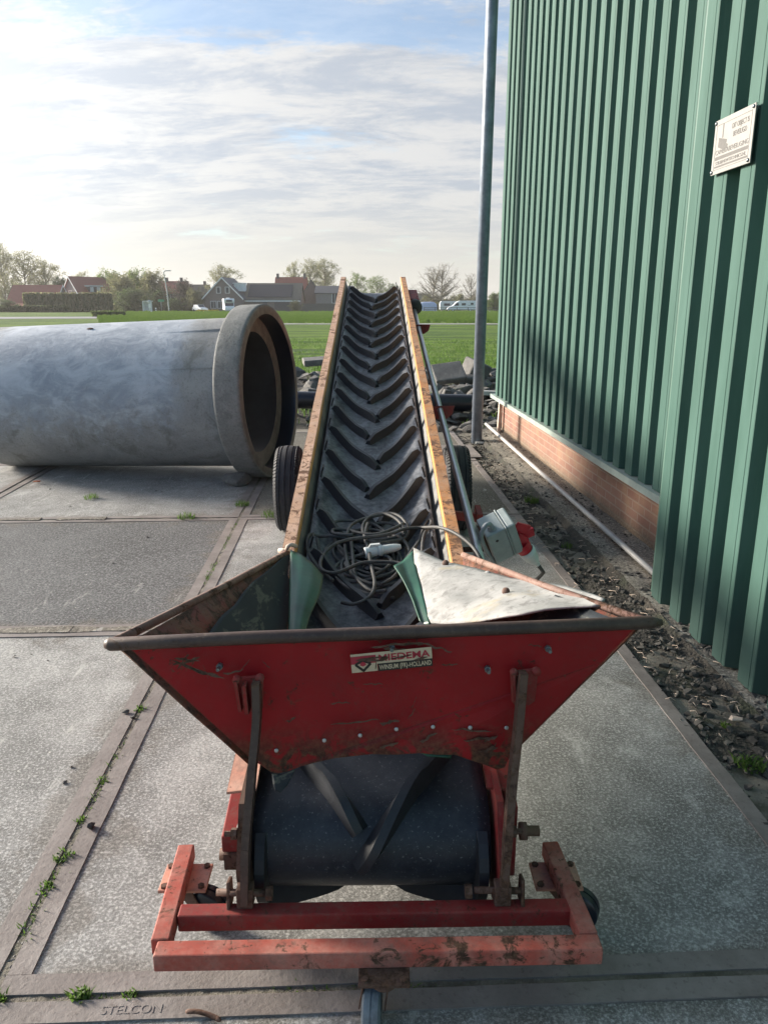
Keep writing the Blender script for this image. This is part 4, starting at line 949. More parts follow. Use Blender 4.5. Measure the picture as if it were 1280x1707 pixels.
# maker's sticker
def stick(name, pts, mat, d_): return MB().prism([(x, .0905+.041*(x+.05)-d_, z) for x, z in pts], (0, .0008, 0)).build(name, mat, hopper)
st = thing  # (sticker pieces are built in the sticker's own frame and tilted with the plate)
stk = MB().box((0, -.0006, 0), (.196, 0, .030)).build('sticker', M['sticker_white'], hopper)
ang = atan2(.018, .196); stk.location = (-.0475, .0925, .757); stk.rotation_euler = (0, -ang*.9, .043)
def sbox(name, a, b, mat, d_): return MB().box((a[0], -.0006-d_, a[1]), (b[0], -.0006, b[1])).build(name, mat, stk)
stk.data.transform(Matrix.Translation((0, 0, -.0)))
MB().prism([(.064, -.0006, -.020), (.196, -.0006, -.020), (.196, -.0006, .0), (.064, -.0006, .0)], (0, -.0004, 0)).build('black_band', M['sticker_black'], stk)
MB().box((0, -.0010, -.018), (.0625, -.0002, .004)).build('logo_ground', M['sticker_white'], stk)
MB().box((0, -.0014, .004), (.0605, -.0006, .024)).build('logo_red', M['sticker_red'], stk)
lg = MB()
for (p, q) in (((.010, .003), (.030, -.016)), ((.047, .003), (.027, -.016)), ((.010, .003), (.0285, .013)), ((.047, .003), (.0285, .013))):
    lg.bar((p[0], -.0016, p[1]), (q[0], -.0016, q[1]), .0058, .0008, (0, 1, 0))
lg.build('logo_mark', M['sticker_black'], stk)
MB().prism([(.0205, -.0016, .001), (.0285, -.0016, .0105), (.0365, -.0016, .001), (.0285, -.0016, -.003)], (0, -.0008, 0)).build('logo_diamond', M['sticker_red'], stk)
RX = Matrix.Rotation(pi/2, 4, 'X')
text_mesh('lettering', 'MIEDEMA', .024, M['sticker_red'], Matrix.Translation((.067, -.0012, .0065)) @ RX, stk, .0004, width=.124, bold=.0005)
text_mesh('lettering', 'WINSUM (FR)-HOLLAND', .0165, M['sticker_white'], Matrix.Translation((.067, -.0014, -.0155)) @ RX, stk, .0004, width=.126, bold=.0003)
rust_blot = MB()
for (x, z, a, L, w) in ((.012, .016, .05, .060, .006), (.070, .013, .12, .02, .012), (.030, .010, -.1, .05, .006), (.050, -.004, 1.3, .018, .010), (.150, .003, .15, .035, .004), (.095, .012, .1, .05, .003), (.155, -.004, .9, .012, .004)):
    pts = []
    for i in range(10):
        t = i/9-.5; pts.append((x+L/2+L*t*cos(a)*1.0, z+L*t*sin(a), w*(.35+.65*abs(mnoise.noise(Vector((i*.9, x*40, z*40)))))*2*(1-abs(2*t)**3)+.0006))
    up = [(px, -.0021, pz+pw/2) for px, pz, pw in pts]; dn = [(px, -.0021, pz-pw/2) for px, pz, pw in pts]
    rust_blot.prism(dn+list(reversed(up)), (0, -.0004, 0))
rust_blot.build('rust_scratch', M['rust'], stk)
# dark scrapes in the paint of the front plate
def scrape(x, z, L, a, w):
    n = 12; up = []; dn = []
    for i in range(n+1):
        t = i/n; px = x+L*t*cos(a); pz = z+L*t*sin(a)+.006*mnoise.noise(Vector((t*4, x*30, z*30))); ww = w*(.3+1.4*abs(mnoise.noise(Vector((t*9, x*50, z*20)))))*(1-abs(2*t-1)**4)+.0005
        y = .0945+.041*(px+.05)-.0006
        y -= .006 if px > .45 or px < -.4 else .0
        up.append((px, y, pz+ww)); dn.append((px, y, pz-ww))
    MB().prism(dn+list(reversed(up)), (0, -.0004, 0)).build('paint_scrape', M['rust'], hopper)
for args in ((-.47, .785, .13, -.42, .007), (-.47, .772, .07, .30, .006), (-.465, .79, .06, -.1, .004), (-.46, .762, .05, .9, .004), (-.43, .755, .045, 1.2, .002), (-.40, .77, .04, -1.3, .002), (-.355, .745, .05, .12, .003), (-.31, .755, .035, .9, .0015), (-.26, .78, .03, -.9, .0015),
             (.00, .806, .14, .06, .006), (.03, .800, .09, -.1, .005), (.13, .812, .07, -.35, .003), (-.02, .71, .05, -.1, .002), (-.10, .655, .05, .1, .002), (-.10, .60, .12, .08, .003), (.02, .60, .05, .1, .006), (.09, .612, .03, .9, .003),
             (.20, .578, .10, -.08, .003), (.23, .545, .07, .12, .004), (.28, .54, .04, .4, .005), (.12, .545, .05, .5, .008), (.02, .53, .05, .3, .006), (.38, .80, .035, 0, .002), (.10, .64, .03, 1.2, .002), (-.21, .61, .03, .5, .003), (.17, .755, .04, .05, .002),
             (.295, .50, .04, 1.1, .006), (.27, .51, .05, .3, .006)): scrape(*args)
# strap brackets on the front plate and flat straps down to the chassis frame
for sgn, bx, links in ((-1, -.292, [(-.272, .060, .735), (-.273, .050, .64), (-.287, .015, .50), (-.302, -.02, .34), (-.308, -.036, .195)]), (1, .374, [(.366, .086, .742), (.357, .062, .62), (.342, .03, .48), (.330, -.005, .34), (.319, -.034, .200)])):
    by = .090+.041*(bx+.05)
    br = MB().prism([(bx-.036, by-.004, .735), (bx+.034, by-.002, .742), (bx+.030, by-.002, .652), (bx+.015, by-.002, .640), (bx-.028, by-.004, .650)], (0, .008, 0)).build('strap_bracket', M['reddark'], hopper, .003)
    MB().bar((bx-.030, by-.012, .735), (bx-.022, by-.012, .655), .008, .018, (0, 1, 0)).bar((bx-.008, by-.018, .728), (bx-.004, by-.018, .655), .010, .03, (0, 1, 0)).lathe([(0, .010), (.012, .010), (.012, 0)], (bx-.028, by-.006, .736), (0, -1, 0), 8).lathe([(0, .011), (.012, .011), (.012, 0)], (bx+.027, by-.004, .738), (0, -1, 0), 8).build('bracket_rib', M['reddark'], br)
    l = MB(); path = smooth_path(links, 4)
    for i in range(len(path)-1): l.bar(path[i]-(path[i+1]-path[i])*.02, path[i+1]+(path[i+1]-path[i])*.02, .016, .034, (1, 0, 0)) if False else l.bar(path[i], path[i+1], .019, .038, (0, -1, .3))
    l.build('strap', M['rim'] if sgn < 0 else M['rust'], hopper)
    ex = links[-1][0]
    MB().tube([(ex-.07, -.028, .215), (ex+.05, -.028, .212)], .0085, 10).lathe([(0, .017), (.016, .017), (.016, 0)], (ex+(.05 if sgn < 0 else -.075), -.028, .212), (1 if sgn < 0 else -1, 0, 0), 6, False).build('pivot_bolt', M['rust'], hopper)
    MB().box((ex-.02, -.045, .18), (ex+.02, -.01, .235)).prism([(ex-sgn*-.045, -.050, .165), (ex-sgn*-.045, .010, .165), (ex-sgn*-.045, .005, .235), (ex-sgn*-.045, -.03, .245)], (.009, 0, 0)).build('pivot_lug', M['rust'], hopper, .003)
    MB().lathe([(0, .014), (.014, .014), (.014, .007), (.03, .007), (.03, 0)], (ex+sgn*.018, .0, .36), (sgn, 0, 0), 6, False).build('bolt', M['rust'], hopper)
# ------------------------------------------------------------------ wheeled base frame
bf = MB().bar((-.494, -.160, .158), (.528, -.152, .158), .046, .044)
base = bf.build('base_frame', M['redframe'], cv_, .004)
MB().bar((-.489, -.136, .159), (-.505, .190, .159), .044, .044).build('frame_side', M['redframe'], base, .004)
MB().bar((.507, -.128, .159), (.486, .190, .159), .044, .044).build('frame_side', M['redframe'], base, .004)
MB().bar((-.468, -.045, .157), (.487, -.037, .157), .042, .046).build('frame_rear_bar', M['reddark'], base, .004)
for (x, y, rot, wx) in ((.028, -.185, -.10, 0), (-.492, .12, 1.25, 0), (.487, .115, 1.1, 0)):
    c = bpy.data.objects.new('caster', None); COL.objects.link(c); c.parent = base; c.location = (x, y, 0); c.empty_display_size = .05
    dx_ = .058 if y < 0 else .062
    MB().box((-dx_, -.038 if y < 0 else -.05, .126), (dx_, .03 if y < 0 else .05, .135)).build('mount_plate', M['rust'] if y < 0 else M['pink'], c, .002)
    for (a, b) in ((-1, -1), (1, -1), (-1, 1), (1, 1)):
        MB().lathe([(0, .009), (.007, .009), (.007, 0)], (a*(dx_-.014), (-.024 if y < 0 else -.037) if b < 0 else (.02 if y < 0 else .037), .1345), (0, 0, 1), 6, False).build('plate_bolt', M['rust'], c)
    R = Matrix.Rotation(rot, 3, 'Z'); off = R @ Vector((-.026 if y < 0 else 0, -.012 if y < 0 else -.062, 0)); wr_ = 1 if y < 0 else 1.12
    fk = MB(); off_y = -.012 if y < 0 else -.062
    for sx in (-1, 1):
        ox_ = -.026 if y < 0 else 0; p = [Vector((ox_*.6+sx*.026, -.03, .125)), Vector((ox_*.6+sx*.026, .03, .125)), Vector((ox_+sx*.028, off_y+.010, .045)), Vector((ox_+sx*.028, off_y-.010, .045))]
        fk.prism([R @ q_ for q_ in (p[0], p[1], p[2], p[3])], R @ Vector((sx*.003, 0, 0)))
    fk.lathe([(0, .030), (.02, .03), (.02, 0)], (0, 0, .106), (0, 0, 1), 16).build('fork', M['rust'], c)
    MB().lathe([(a_*wr_, b_*wr_) for a_, b_ in ((-.021, .012), (-.021, .044), (-.016, .050), (-.002, .0505), (-.0015, .048), (.0015, .048), (.002, .0505), (.016, .050), (.021, .044), (.021, .012))], (off.x, off.y, .051*wr_), R @ Vector((1, 0, 0)), 28).build('wheel', M['casterwheel'] if y < 0 else M['bluepipe'], c, sharp=40)
# ------------------------------------------------------------------ switch box with plug
sbx = bpy.data.objects.new('switch_box', None); COL.objects.link(sbx); sbx.parent = cv_; sbx.location = (.580, 1.70, .600); sbx.rotation_euler = (.42, -.44, .10)
MB().box((-.078, -.065, -.092), (.012, .065, .092)).build('housing', M['boxgrey'], sbx, .006)
MB().box((.012, -.069, -.096), (.018, .069, .096)).build('gasket', M['boxgrey'], sbx, .002)
MB().box((.018, -.065, -.092), (.058, .065, .092)).build('lid', M['boxgrey'], sbx, .008)
MB().box((-.084, -.02, -.13), (-.078, .06, .06)).bar((-.10, .03, -.06), (-.20, .05, -.02), .03, .006).build('bracket', M['rust'], sbx)
MB().lathe([(0, .020), (.006, .020), (.006, .016), (.022, .016), (.024, .011), (.024, 0)], (-.040, -.032, .092), (0, 0, 1), 8, False).build('cable_gland', M['greyhose'], sbx)
MB().tube(smooth_path([(-.040, -.032, .105), (-.042, -.036, .130), (-.066, -.045, .138), (-.096, -.05, .10), (-.100, -.05, .02), (-.085, -.04, -.10), (-.08, .0, -.20)], 6), .0105, 10).build('conduit', M['greyhose'], sbx)
MB().lathe([(0, .007), (.002, .006), (.002, 0)], (-.04, -.066, .045), (0, -1, 0), 12).build('screw_hole', M['axle'], sbx)
MB().lathe([(0, .040), (.03, .040), (.03, .034), (.05, .034)], (.058, -.025, -.075), (.25, -.15, -1), 24).prism([(.058, -.05, -.01), (.066, -.05, .01), (.098, -.05, -.05), (.096, -.05, -.085), (.058, -.05, -.09)], (0, .05, 0)).build('red_socket', M['redplas'], sbx, .002)
MB().bar((.062, -.03, .040), (.112, -.03, -.015), .05, .012, (0, 1, 0)).bar((.112, -.03, -.012), (.108, -.03, -.06), .05, .012, (0, 1, 0)).build('socket_flap', M['redplas'], sbx, .003)
MB().lathe([(0, .036), (.006, .040), (.03, .038), (.033, .036), (.055, .033), (.075, .027), (.09, .019), (.092, .014), (.115, .012), (.116, 0)], (.072, -.033, -.122), (.25, -.15, -1), 20).build('plug', M['whiteplas'], sbx, sharp=40)
MB().tube(smooth_path([(.101, -.05, -.235), (.11, -.05, -.28), (.12, .0, -.36), (.08, .03, -.42)], 5), .009, 8).build('plug_cable', M['cable'], sbx)
# ------------------------------------------------------------------ coiled cable lying on the belt
def cab(pts): return [(x_, y_) for x_, y_ in pts]
strands = []
def on_belt(x, y, lift): 
    w = max(-1, min(1, x/.29)); p = belt_pt(w, y); return Vector((x, y, p.z+lift))
strands = [
    [(0.444, 1.195, 0.608), (0.415, 1.192, 0.657), (0.385, 1.26, 0.691), (0.333, 1.356, 0.71), (0.279, 1.467, 0.702), (0.225, 1.64, 0.652), (0.146, 1.631, 0.65), (0.094, 1.596, 0.643), (0.042, 1.57, 0.638), (-0.025, 1.554, 0.634), (-0.092, 1.537, 0.631), (-0.15, 1.504, 0.624), (-0.188, 1.447, 0.612), (-0.208, 1.375, 0.598), (-0.208, 1.314, 0.585), (-0.186, 1.276, 0.578), (-0.147, 1.268, 0.576), (-0.101, 1.297, 0.582), (-0.055, 1.335, 0.59), (-0.008, 1.349, 0.593), (0.056, 1.349, 0.593), (0.104, 1.34, 0.591), (0.127, 1.317, 0.587)],
    [(-0.154, 1.246, 0.551), (-0.205, 1.32, 0.566), (-0.261, 1.427, 0.58), (-0.278, 1.521, 0.593), (-0.269, 1.596, 0.609), (-0.232, 1.615, 0.621), (-0.171, 1.606, 0.625), (-0.102, 1.589, 0.619), (-0.026, 1.586, 0.611), (0.034, 1.595, 0.608), (0.094, 1.614, 0.615), (0.138, 1.632, 0.628)],
    [(-0.111, 1.595, 0.631), (-0.097, 1.7, 0.645), (-0.045, 1.774, 0.653), (0.018, 1.808, 0.66), (0.081, 1.815, 0.669), (0.125, 1.767, 0.666), (0.149, 1.704, 0.652), (0.156, 1.647, 0.632), (0.137, 1.596, 0.616), (0.093, 1.568, 0.614), (0.017, 1.541, 0.616), (-0.025, 1.567, 0.626), (-0.043, 1.637, 0.636), (-0.04, 1.727, 0.646), (-0.01, 1.801, 0.658), (0.045, 1.819, 0.667), (0.098, 1.762, 0.663), (0.131, 1.682, 0.649), (0.137, 1.604, 0.627)],
    [(-0.022, 1.699, 0.654), (-0.034, 1.588, 0.624), (-0.017, 1.487, 0.603), (-0.008, 1.362, 0.584), (0.008, 1.216, 0.562), (0.001, 1.134, 0.544), (-0.029, 1.094, 0.529), (-0.073, 1.079, 0.519), (-0.117, 1.089, 0.523)],
    [(-0.24, 1.593, 0.601), (-0.215, 1.47, 0.574), (-0.15, 1.317, 0.55), (-0.084, 1.217, 0.537), (-0.007, 1.16, 0.526), (0.069, 1.179, 0.523), (0.108, 1.232, 0.527), (0.133, 1.279, 0.538)],
    [(-0.119, 1.554, 0.599), (-0.105, 1.411, 0.577), (-0.078, 1.29, 0.56), (-0.023, 1.23, 0.549), (0.039, 1.22, 0.54), (0.101, 1.253, 0.539)],
    [(0.205, 1.441, 0.591), (0.222, 1.594, 0.63), (0.262, 1.699, 0.653), (0.253, 1.747, 0.656), (0.228, 1.691, 0.637), (0.205, 1.585, 0.615), (0.165, 1.47, 0.599), (0.137, 1.377, 0.587), (0.123, 1.333, 0.577)],
    [(-0.085, 1.583, 0.634), (-0.136, 1.588, 0.638), (-0.172, 1.612, 0.637), (-0.17, 1.661, 0.638), (-0.113, 1.662, 0.638), (-0.069, 1.621, 0.636), (-0.0, 1.588, 0.637), (0.06, 1.614, 0.642), (0.14, 1.701, 0.653)],
    [(0.025, 1.537, 0.604), (-0.041, 1.473, 0.585), (-0.107, 1.449, 0.572), (-0.146, 1.406, 0.561), (-0.152, 1.333, 0.553), (-0.123, 1.246, 0.543), (-0.06, 1.174, 0.529), (0.008, 1.158, 0.519), (0.083, 1.156, 0.512)],
    [(0.112, 1.616, 0.624), (0.144, 1.562, 0.604), (0.154, 1.5, 0.589), (0.139, 1.425, 0.579), (0.086, 1.274, 0.557), (0.031, 1.214, 0.546)],
    [(-0.094, 1.601, 0.62), (-0.082, 1.439, 0.584), (-0.066, 1.277, 0.556), (-0.007, 1.163, 0.541), (0.053, 1.158, 0.543)],
]
cc = MB()
for st_ in strands:
    pts = []
    for (x_, y_, z_) in st_:
        q = on_belt(x_, y_, .013); pts.append(Vector((x_, y_, max(z_, q.z if abs(x_) < .29 else z_))))
    cc.tube(smooth_path(pts, 5), .0072, 10)
rc = random.Random(5)                                    # extra loops of the tangle
for i in range(9):
    cx, cy, rx, ry, an = rc.uniform(-.06, .06), rc.uniform(1.36, 1.62), rc.uniform(.07, .15), rc.uniform(.10, .22), rc.uniform(-.6, .6); pts = []
    for k in range(int(rc.uniform(11, 17))):
        t = 2*pi*k/12+i; x_ = cx+rx*cos(t)*cos(an)-ry*sin(t)*sin(an)+.012*sin(3*t+i); y_ = cy+rx*cos(t)*sin(an)+ry*sin(t)*cos(an)
        x_ = max(-.25, min(.25, x_)); pts.append(on_belt(x_, y_, .012+.010*(i % 4)+.006*sin(2*t+i)))
    cc.tube(smooth_path(pts, 4), .0072, 10)
coil = cc.build('cable_coil', M['cable']); coil.location = cv_.location; coil.rotation_euler = cv_.rotation_euler
tag(coil, 'tangled grey cable coil lying on the lower end of the black belt', 'cable')
cn = MB().lathe([(0, .020), (.004, .024), (.05, .024), (.052, .020), (.058, .020), (.06, .026), (.075, .026), (.078, .020), (.13, .018), (.16, .011), (.162, 0)], (-.035, 1.465, .592), (1, .28, .09), 20)
cn.prism([(-.02, 1.46, .61), (.03, 1.475, .615), (.03, 1.475, .628), (-.01, 1.463, .628)], (0, .02, 0))
cn.build('connector', M['whiteplas'], coil, sharp=40)
# ------------------------------------------------------------------ the village beyond the field (about 180 m away)
def K(u, D): return (u-640)/1282*(D*.9653+.4)             # survey bearings to metres at distance D
def H(v, D): return 1.6-(v-506.5)*D/1282*1.0 + .09         # heights above the field
GZ = -.09
def quad(mb, a, b, c, d_): return mb.add([a, b, c, d_], [(0, 1, 2, 3)])
def house(name, label, x, y, w, l, eave, ridge, rz=0, wall='wall_brown', roof='roof_red', verge=True, wins=(), chim=(), over=.35, cat='house'):
    """gable faces local -y; w wide, l deep, ridge along y"""
    t = thing(name, label, cat, (x, y, GZ), rz)
    mb = MB(); mb.prism([(-w/2, 0, 0), (w/2, 0, 0), (w/2, 0, eave), (0, 0, ridge-.12), (-w/2, 0, eave)], (0, l, 0)); mb.build('wall', M[wall], t)
    r = MB(); th = .22; sl = (ridge-eave)/(w/2); ex = w/2+over
    r.prism([(-ex, -over, eave-over*sl), (0, -over, ridge), (ex, -over, eave-over*sl), (ex, -over, eave-over*sl+th), (0, -over, ridge+th*1.2), (-ex, -over, eave-over*sl+th)], (0, l+2*over, 0))
    ro = r.build('roof', M[roof], t)
    if verge:
        v = MB()
        for s_ in (-1, 1): v.bar((s_*ex, -over-.03, eave-over*sl+.05), (0, -over-.03, ridge+.08), .06, .30, (0, 1, 0)) if False else v.prism([(s_*ex, -over-.06, eave-over*sl-.12), (0, -over-.06, ridge-.06), (0, -over-.06, ridge+.28), (s_*ex, -over-.06, eave-over*sl+.26)], (0, .05, 0))
        v.build('verge_board', M['white'], ro)
    for (wx, wz, ww, wh) in wins:
        f_ = MB().box((wx-ww/2-.1, -.07, wz-.1), (wx+ww/2+.1, -.01, wz+wh+.1)).build('window', M['white'], t)
        n = 2 if ww > .9 else 1
        for i in range(n):
            a = wx-ww/2+i*ww/n; MB().box((a+.04, -.09, wz), (a+ww/n-.04, -.065, wz+wh)).build('pane', M['glass_dark'], f_)
    for (cy, cx) in chim: MB().box((cx-.35, cy-.3, ridge-abs(cx)*sl-.3), (cx+.35, cy+.3, ridge+1.1)).build('chimney', M['wall_brown'], ro)
    return t, ro
def longhouse(name, label, x0, x1, y, depth, eave, ridge, wall, roof, wins=(), chim=(), over=.3, verge=True, cat='house', rz=0):
    """eaves side faces the camera; returns thing whose local x runs along the ridge"""
    t, ro = house(name, label, 0, 0, depth, x1-x0, eave, ridge, pi/2, wall, roof, verge, (), chim, over, cat)
    t.location = (x1, y+depth/2, GZ)
    if rz: t.rotation_euler = (0, 0, pi/2+rz)
    for (wx, wz, ww, wh) in wins:       # wx measured in metres from the left end, on the camera side (local -x)
        ly = (x1-x0)-wx
        f_ = MB().box((-depth/2-.08, ly-ww/2-.1, wz-.1), (-depth/2-.01, ly+ww/2+.1, wz+wh+.1)).build('window', M['white'], t)
        n = 2 if ww > .9 else 1
        for i in range(n):
            a = ly-ww/2+i*ww/n; MB().box((-depth/2-.10, a+.05, wz), (-depth/2-.075, a+ww/n-.05, wz+wh)).build('pane', M['glass_dark'], f_)
    return t, ro
D = 178
t, ro = longhouse('low_house', 'low house with broad orange-red roof left of the clipped hedge', K(14, D), K(94, D), D, 9, 1.7, 5.6, 'wall_dark', 'roof_red')
MB().prism([(-8.3, -.4, .55), (-4.4, -.4, 1.6), (-4.4, -.4, 1.9), (-8.3, -.4, .85)], (0, 11.5, 0)).build('porch_roof', M['roof_red'], t)
MB().prism([(-8.4, 11.3, .5), (-4.4, 11.3, 1.7), (-4.4, 11.3, 2.1), (-8.4, 11.3, .9)], (0, .2, 0)).build('verge_board', M['white'], t)
t, ro = house('gable_house', 'brown gabled house with red tiled roof and white verges behind the clipped hedge', K(127, 188), 186, 6.2, 9.5, 3.6, 7.6, -.55, 'wall_grey', 'roof_red', True, ((0, 3.5, 1.1, 1.1),))
MB().box((1.2, 3.0, 4.3), (3.4, 6.0, 5.6)).build('dormer', M['wall_dark'], t); MB().box((1.0, 2.7, 5.6), (3.7, 6.3, 5.85)).build('dormer_roof', M['white'], t)
for a in (3.3, 5.2): MB().box((3.38, a-.45, 4.4), (3.46, a+.45, 5.5)).build('dormer_window', M['white'], t)
t, ro = longhouse('brown_house', 'brown house with red-brown roof behind the street lamp', K(262, 196), K(306, 196), 196, 8, 4.3, 6.9, 'wall_grey', 'roof_red', ((3.6, 2.9, 1.8, 1.1), (3.6, .6, 1.6, 1.3)), ((1.0, 0), (4.6, 0)), verge=False)
t, ro = longhouse('long_house', 'long low pale house half hidden behind the purple tree', K(296, 205), K(345, 205), 205, 8, 3.0, 6.3, 'wall_pale', 'roof_olive', (), ((1, 0), (5.5, 0)), verge=False)
t, ro = house('brick_house', 'grey-brown brick house with steep white-edged gable beside the motorhome', K(376, 178), 176, 8.7, 9, 2.9, 7.1, -.10, 'wall_brown', 'roof_dark', True, ((-.9, 4.0, .8, 1.2), (1.1, 4.0, .8, 1.2), (-2.2, .8, 1.2, 1.4), (-.6, .8, 1.2, 1.4)))
MB().box((1.9, 2.4, 4.4), (3.9, 5.4, 6.0)).build('dormer', M['white'], t); MB().box((1.7, 2.2, 6.0), (4.0, 5.6, 6.2)).build('dormer_roof', M['white'], t)
t, ro = longhouse('solar_barn', 'wide low barn with dark solar panels on its olive roof', K(410, 178), K(500, 178), 178, 10, 2.6, 6.0, 'wall_brown', 'roof_olive', verge=False)
slb = (6.0-2.6)/5.0
so_ = MB(); so_.prism([(-4.7, 1.8, 2.6+.3*slb+.32), (-.7, 1.8, 2.6+4.3*slb+.32), (-.7, 11.6, 2.6+4.3*slb+.32), (-4.7, 11.6, 2.6+.3*slb+.32)], (0, 0, .08)); so_.build('solar_panels', M['solar'], ro)
MB().box((-5.45, -.2, 2.15), (-5.30, 12.6, 2.42)).build('gutter', M['white'], ro); MB().box((-5.08, 2.2, 0), (-5.02, 5.6, 2.1)).build('barn_door', M['wall_dark'], t); MB().box((-5.08, 7.2, 0), (-5.02, 8.2, 2.1)).build('barn_door', M['wall_dark'], t)
t, ro = longhouse('orange_roof_house', 'tall house with bright orange-red roof and two chimneys behind the solar barn', K(459, 200), K(509, 200), 200, 9, 3.2, 8.0, 'wall_brown', 'roof_orange', (), ((.4, 0), (7.2, 0)), verge=False)
house('narrow_house', 'narrow brown gabled house right of the orange roof', K(520, 190), 190, 4.6, 9, 3.6, 7.0, .1, 'wall_brown', 'roof_dark', False)
t, ro = longhouse('shed_house', 'low pale brown house with dark roof and white french windows left of the conveyor top', K(527, 184), K(588, 184), 184, 8, 4.0, 5.5, 'wall_pale', 'roof_dark', ((4.4, 1.9, 1.3, 2.1),), verge=False)
longhouse('far_farmhouse', 'far low olive-roofed house right of the conveyor top', K(672, 215), K(716, 215), 215, 9, 1.6, 4.2, 'wall_dark', 'roof_olive', verge=False)
# fences
def fence(name, label, x0, x1, y, h, boards, mat):
    t = thing(name, label, 'fence', (x0, y, GZ)); n = max(2, int((x1-x0)/2.2))
    if boards: MB().box((0, -.02, .1), (x1-x0, .02, h)).build('boards', M[mat], t)
    else:
        for z in (h*.55, h*.95): MB().box((0, -.03, z-.05), (x1-x0, .03, z+.05)).build('rail', M[mat], t)
    for i in range(n+1): MB().box(((x1-x0)*i/n-.06, -.09, 0), ((x1-x0)*i/n+.06, -.025, h+.08)).build('fence_post', M[mat], t)
fence('board_fence', 'weathered wooden board fence before the low pale house', K(506, 178), K(572, 178), 176, 1.75, True, 'fence_wood')
fence('rail_fence', 'thin dark rail fence before the white caravans', K(706, 168), K(832, 168), 166, .95, False, 'fence_wood')
# vehicles
def vehicle_wheels(t, xs, y, r=.34):
    for x in xs:
        w = MB().lathe([(-.1, 0), (-.1, r), (.1, r), (.1, 0)], (x, y, r), (0, 1, 0), 20).build('wheel', M['rubberblack'], t); MB().lathe([(-.115, 0), (-.115, r*.55), (-.1, r*.55)], (x, y, r), (0, 1, 0), 16).build('hub_cap', M['van_white'], w)
def motorhome(label, x, y, rz):
    t = thing('motorhome', label, 'motorhome', (x, y, GZ), rz)     # front faces local -y
    MB().prism([(-1.1, .9, .45), (-1.1, 6.2, .45), (-1.1, 6.2, 2.75), (-1.1, -.1, 2.75), (-1.1, -.35, 2.45), (-1.1, -.2, 1.95), (-1.1, .9, 1.85)], (2.2, 0, 0)).build('body', M['van_white'], t, .08)
    c = MB().prism([(-.98, -1.0, .35), (-.98, .95, .35), (-.98, .95, 1.9), (-.98, -.05, 1.9), (-.98, -.45, 1.2), (-.98, -1.0, 1.0)], (1.96, 0, 0)).build('cab', M['van_white'], t, .06)
    MB().prism([(-.86, -.05, 1.84), (.86, -.05, 1.84), (.90, -.44, 1.26), (-.90, -.44, 1.26)], (0, -.03, .02)).build('windscreen', M['glass_dark'], c)
    MB().box((-.6, -.40, 2.1), (.6, -.30, 2.5)).build('roof_window', M['glass_dark'], t)
    for s_ in (-1, 1):
        MB().box((s_*.72-.16, -1.03, .72), (s_*.72+.16, -.98, .9)).build('headlight', M['shelter'], c)
    MB().box((-.95, -1.06, .3), (.95, -.99, .52)).build('bumper', M['lampgrey'], c)
    MB().box((-.3, 3.6, 2.75), (.4, 4.4, 2.95)).build('roof_box', M['van_white'], t)
    MB().box((1.08, 2.2, 1.4), (1.13, 3.2, 2.0)).build('side_window', M['glass_dark'], t)
    for s_ in (-.92, .92):
        for yy in (-.15, 4.6): MB().lathe([(-.1, 0), (-.1, .33), (.1, .33), (.1, 0)], (s_, yy, .33), (1, 0, 0), 18).build('wheel', M['rubberblack'], t)
motorhome('white motorhome parked nose forward before the brick gable house', K(386, 168), 166, .25)
def car(label, x, y, rz):
    t = thing('parked_car', label, 'car', (x, y, GZ), rz)
    MB().prism([(-.85, -2.0, .35), (-.85, 2.0, .35), (-.85, 2.0, .95), (-.85, 1.2, 1.0), (-.85, -.9, .95), (-.85, -1.95, .78)], (1.7, 0, 0)).build('body', M['van_white'], t, .06)
    MB().prism([(-.72, -.9, .95), (-.72, 1.9, .98), (-.72, 1.6, 1.48), (-.72, -.2, 1.5)], (1.44, 0, 0)).build('cabin', M['van_white'], t, .05)
    MB().prism([(-.64, -.80, 1.0), (.64, -.80, 1.0), (.60, -.28, 1.44), (-.60, -.28, 1.44)], (0, -.03, .02)).build('windscreen', M['glass_dark'], t)
    for s_ in (-.8, .8):
        MB().box((s_*.75-.15, -2.0, .66), (s_*.75+.15, -1.93, .8)).build('headlight', M['shelter'], t)
        for yy in (-1.25, 1.25): MB().lathe([(-.1, 0), (-.1, .31), (.1, .31), (.1, 0)], (s_, yy, .31), (1, 0, 0), 18).build('wheel', M['rubberblack'], t)
car('white car parked left of the brick gable house', K(336, 172), 171, .7)
def caravan(label, x, y, L, h, mat, nose=False, stripe=False):
    t = thing('caravan', label, 'caravan', (x, y, GZ))
    prof = [(0, 0, .4), (L, 0, .4), (L, 0, h-.25), (L-.2, 0, h)] + ([(1.9, 0, h), (1.3, 0, h-.25), (.45, 0, 1.25), (-.55, 0, .95), (-.75, 0, .5)] if nose else [(.3, 0, h), (0, 0, h-.4)])
    b = MB().prism(prof, (0, 2.2, 0)).build('body', M[mat], t, .07)
    wn = [(2.4, 3.3, 1.35, 1.85), (L-1.4, L-.8, 1.5, 1.9)] if nose else [(.9, 2.3, 1.25, 1.8), (2.9, 3.6, 1.25, 1.8)]
    for (a, c, z0, z1) in wn: MB().box((a, -.03, z0), (c, .0, z1)).build('side_window', M['glass_dark'], t)
    if nose: MB().prism([(.62, -.02, 1.3), (1.25, -.02, 1.85), (1.75, -.02, 1.85), (1.75, -.02, 1.3)], (0, .03, 0)).build('cab_window', M['glass_dark'], t); MB().box((3.8, -.02, 1.30), (5.0, 0, 1.42)).build('stripe', M['lampgrey'], t)
    vehicle_wheels(t, (.5, L-1.5) if nose else (L*.45,), .12)
caravan('white van-nosed motorhome, rightmost of the parked vehicles by the pole', K(751, 176), 176, 5.8, 2.35, 'van_white', True)
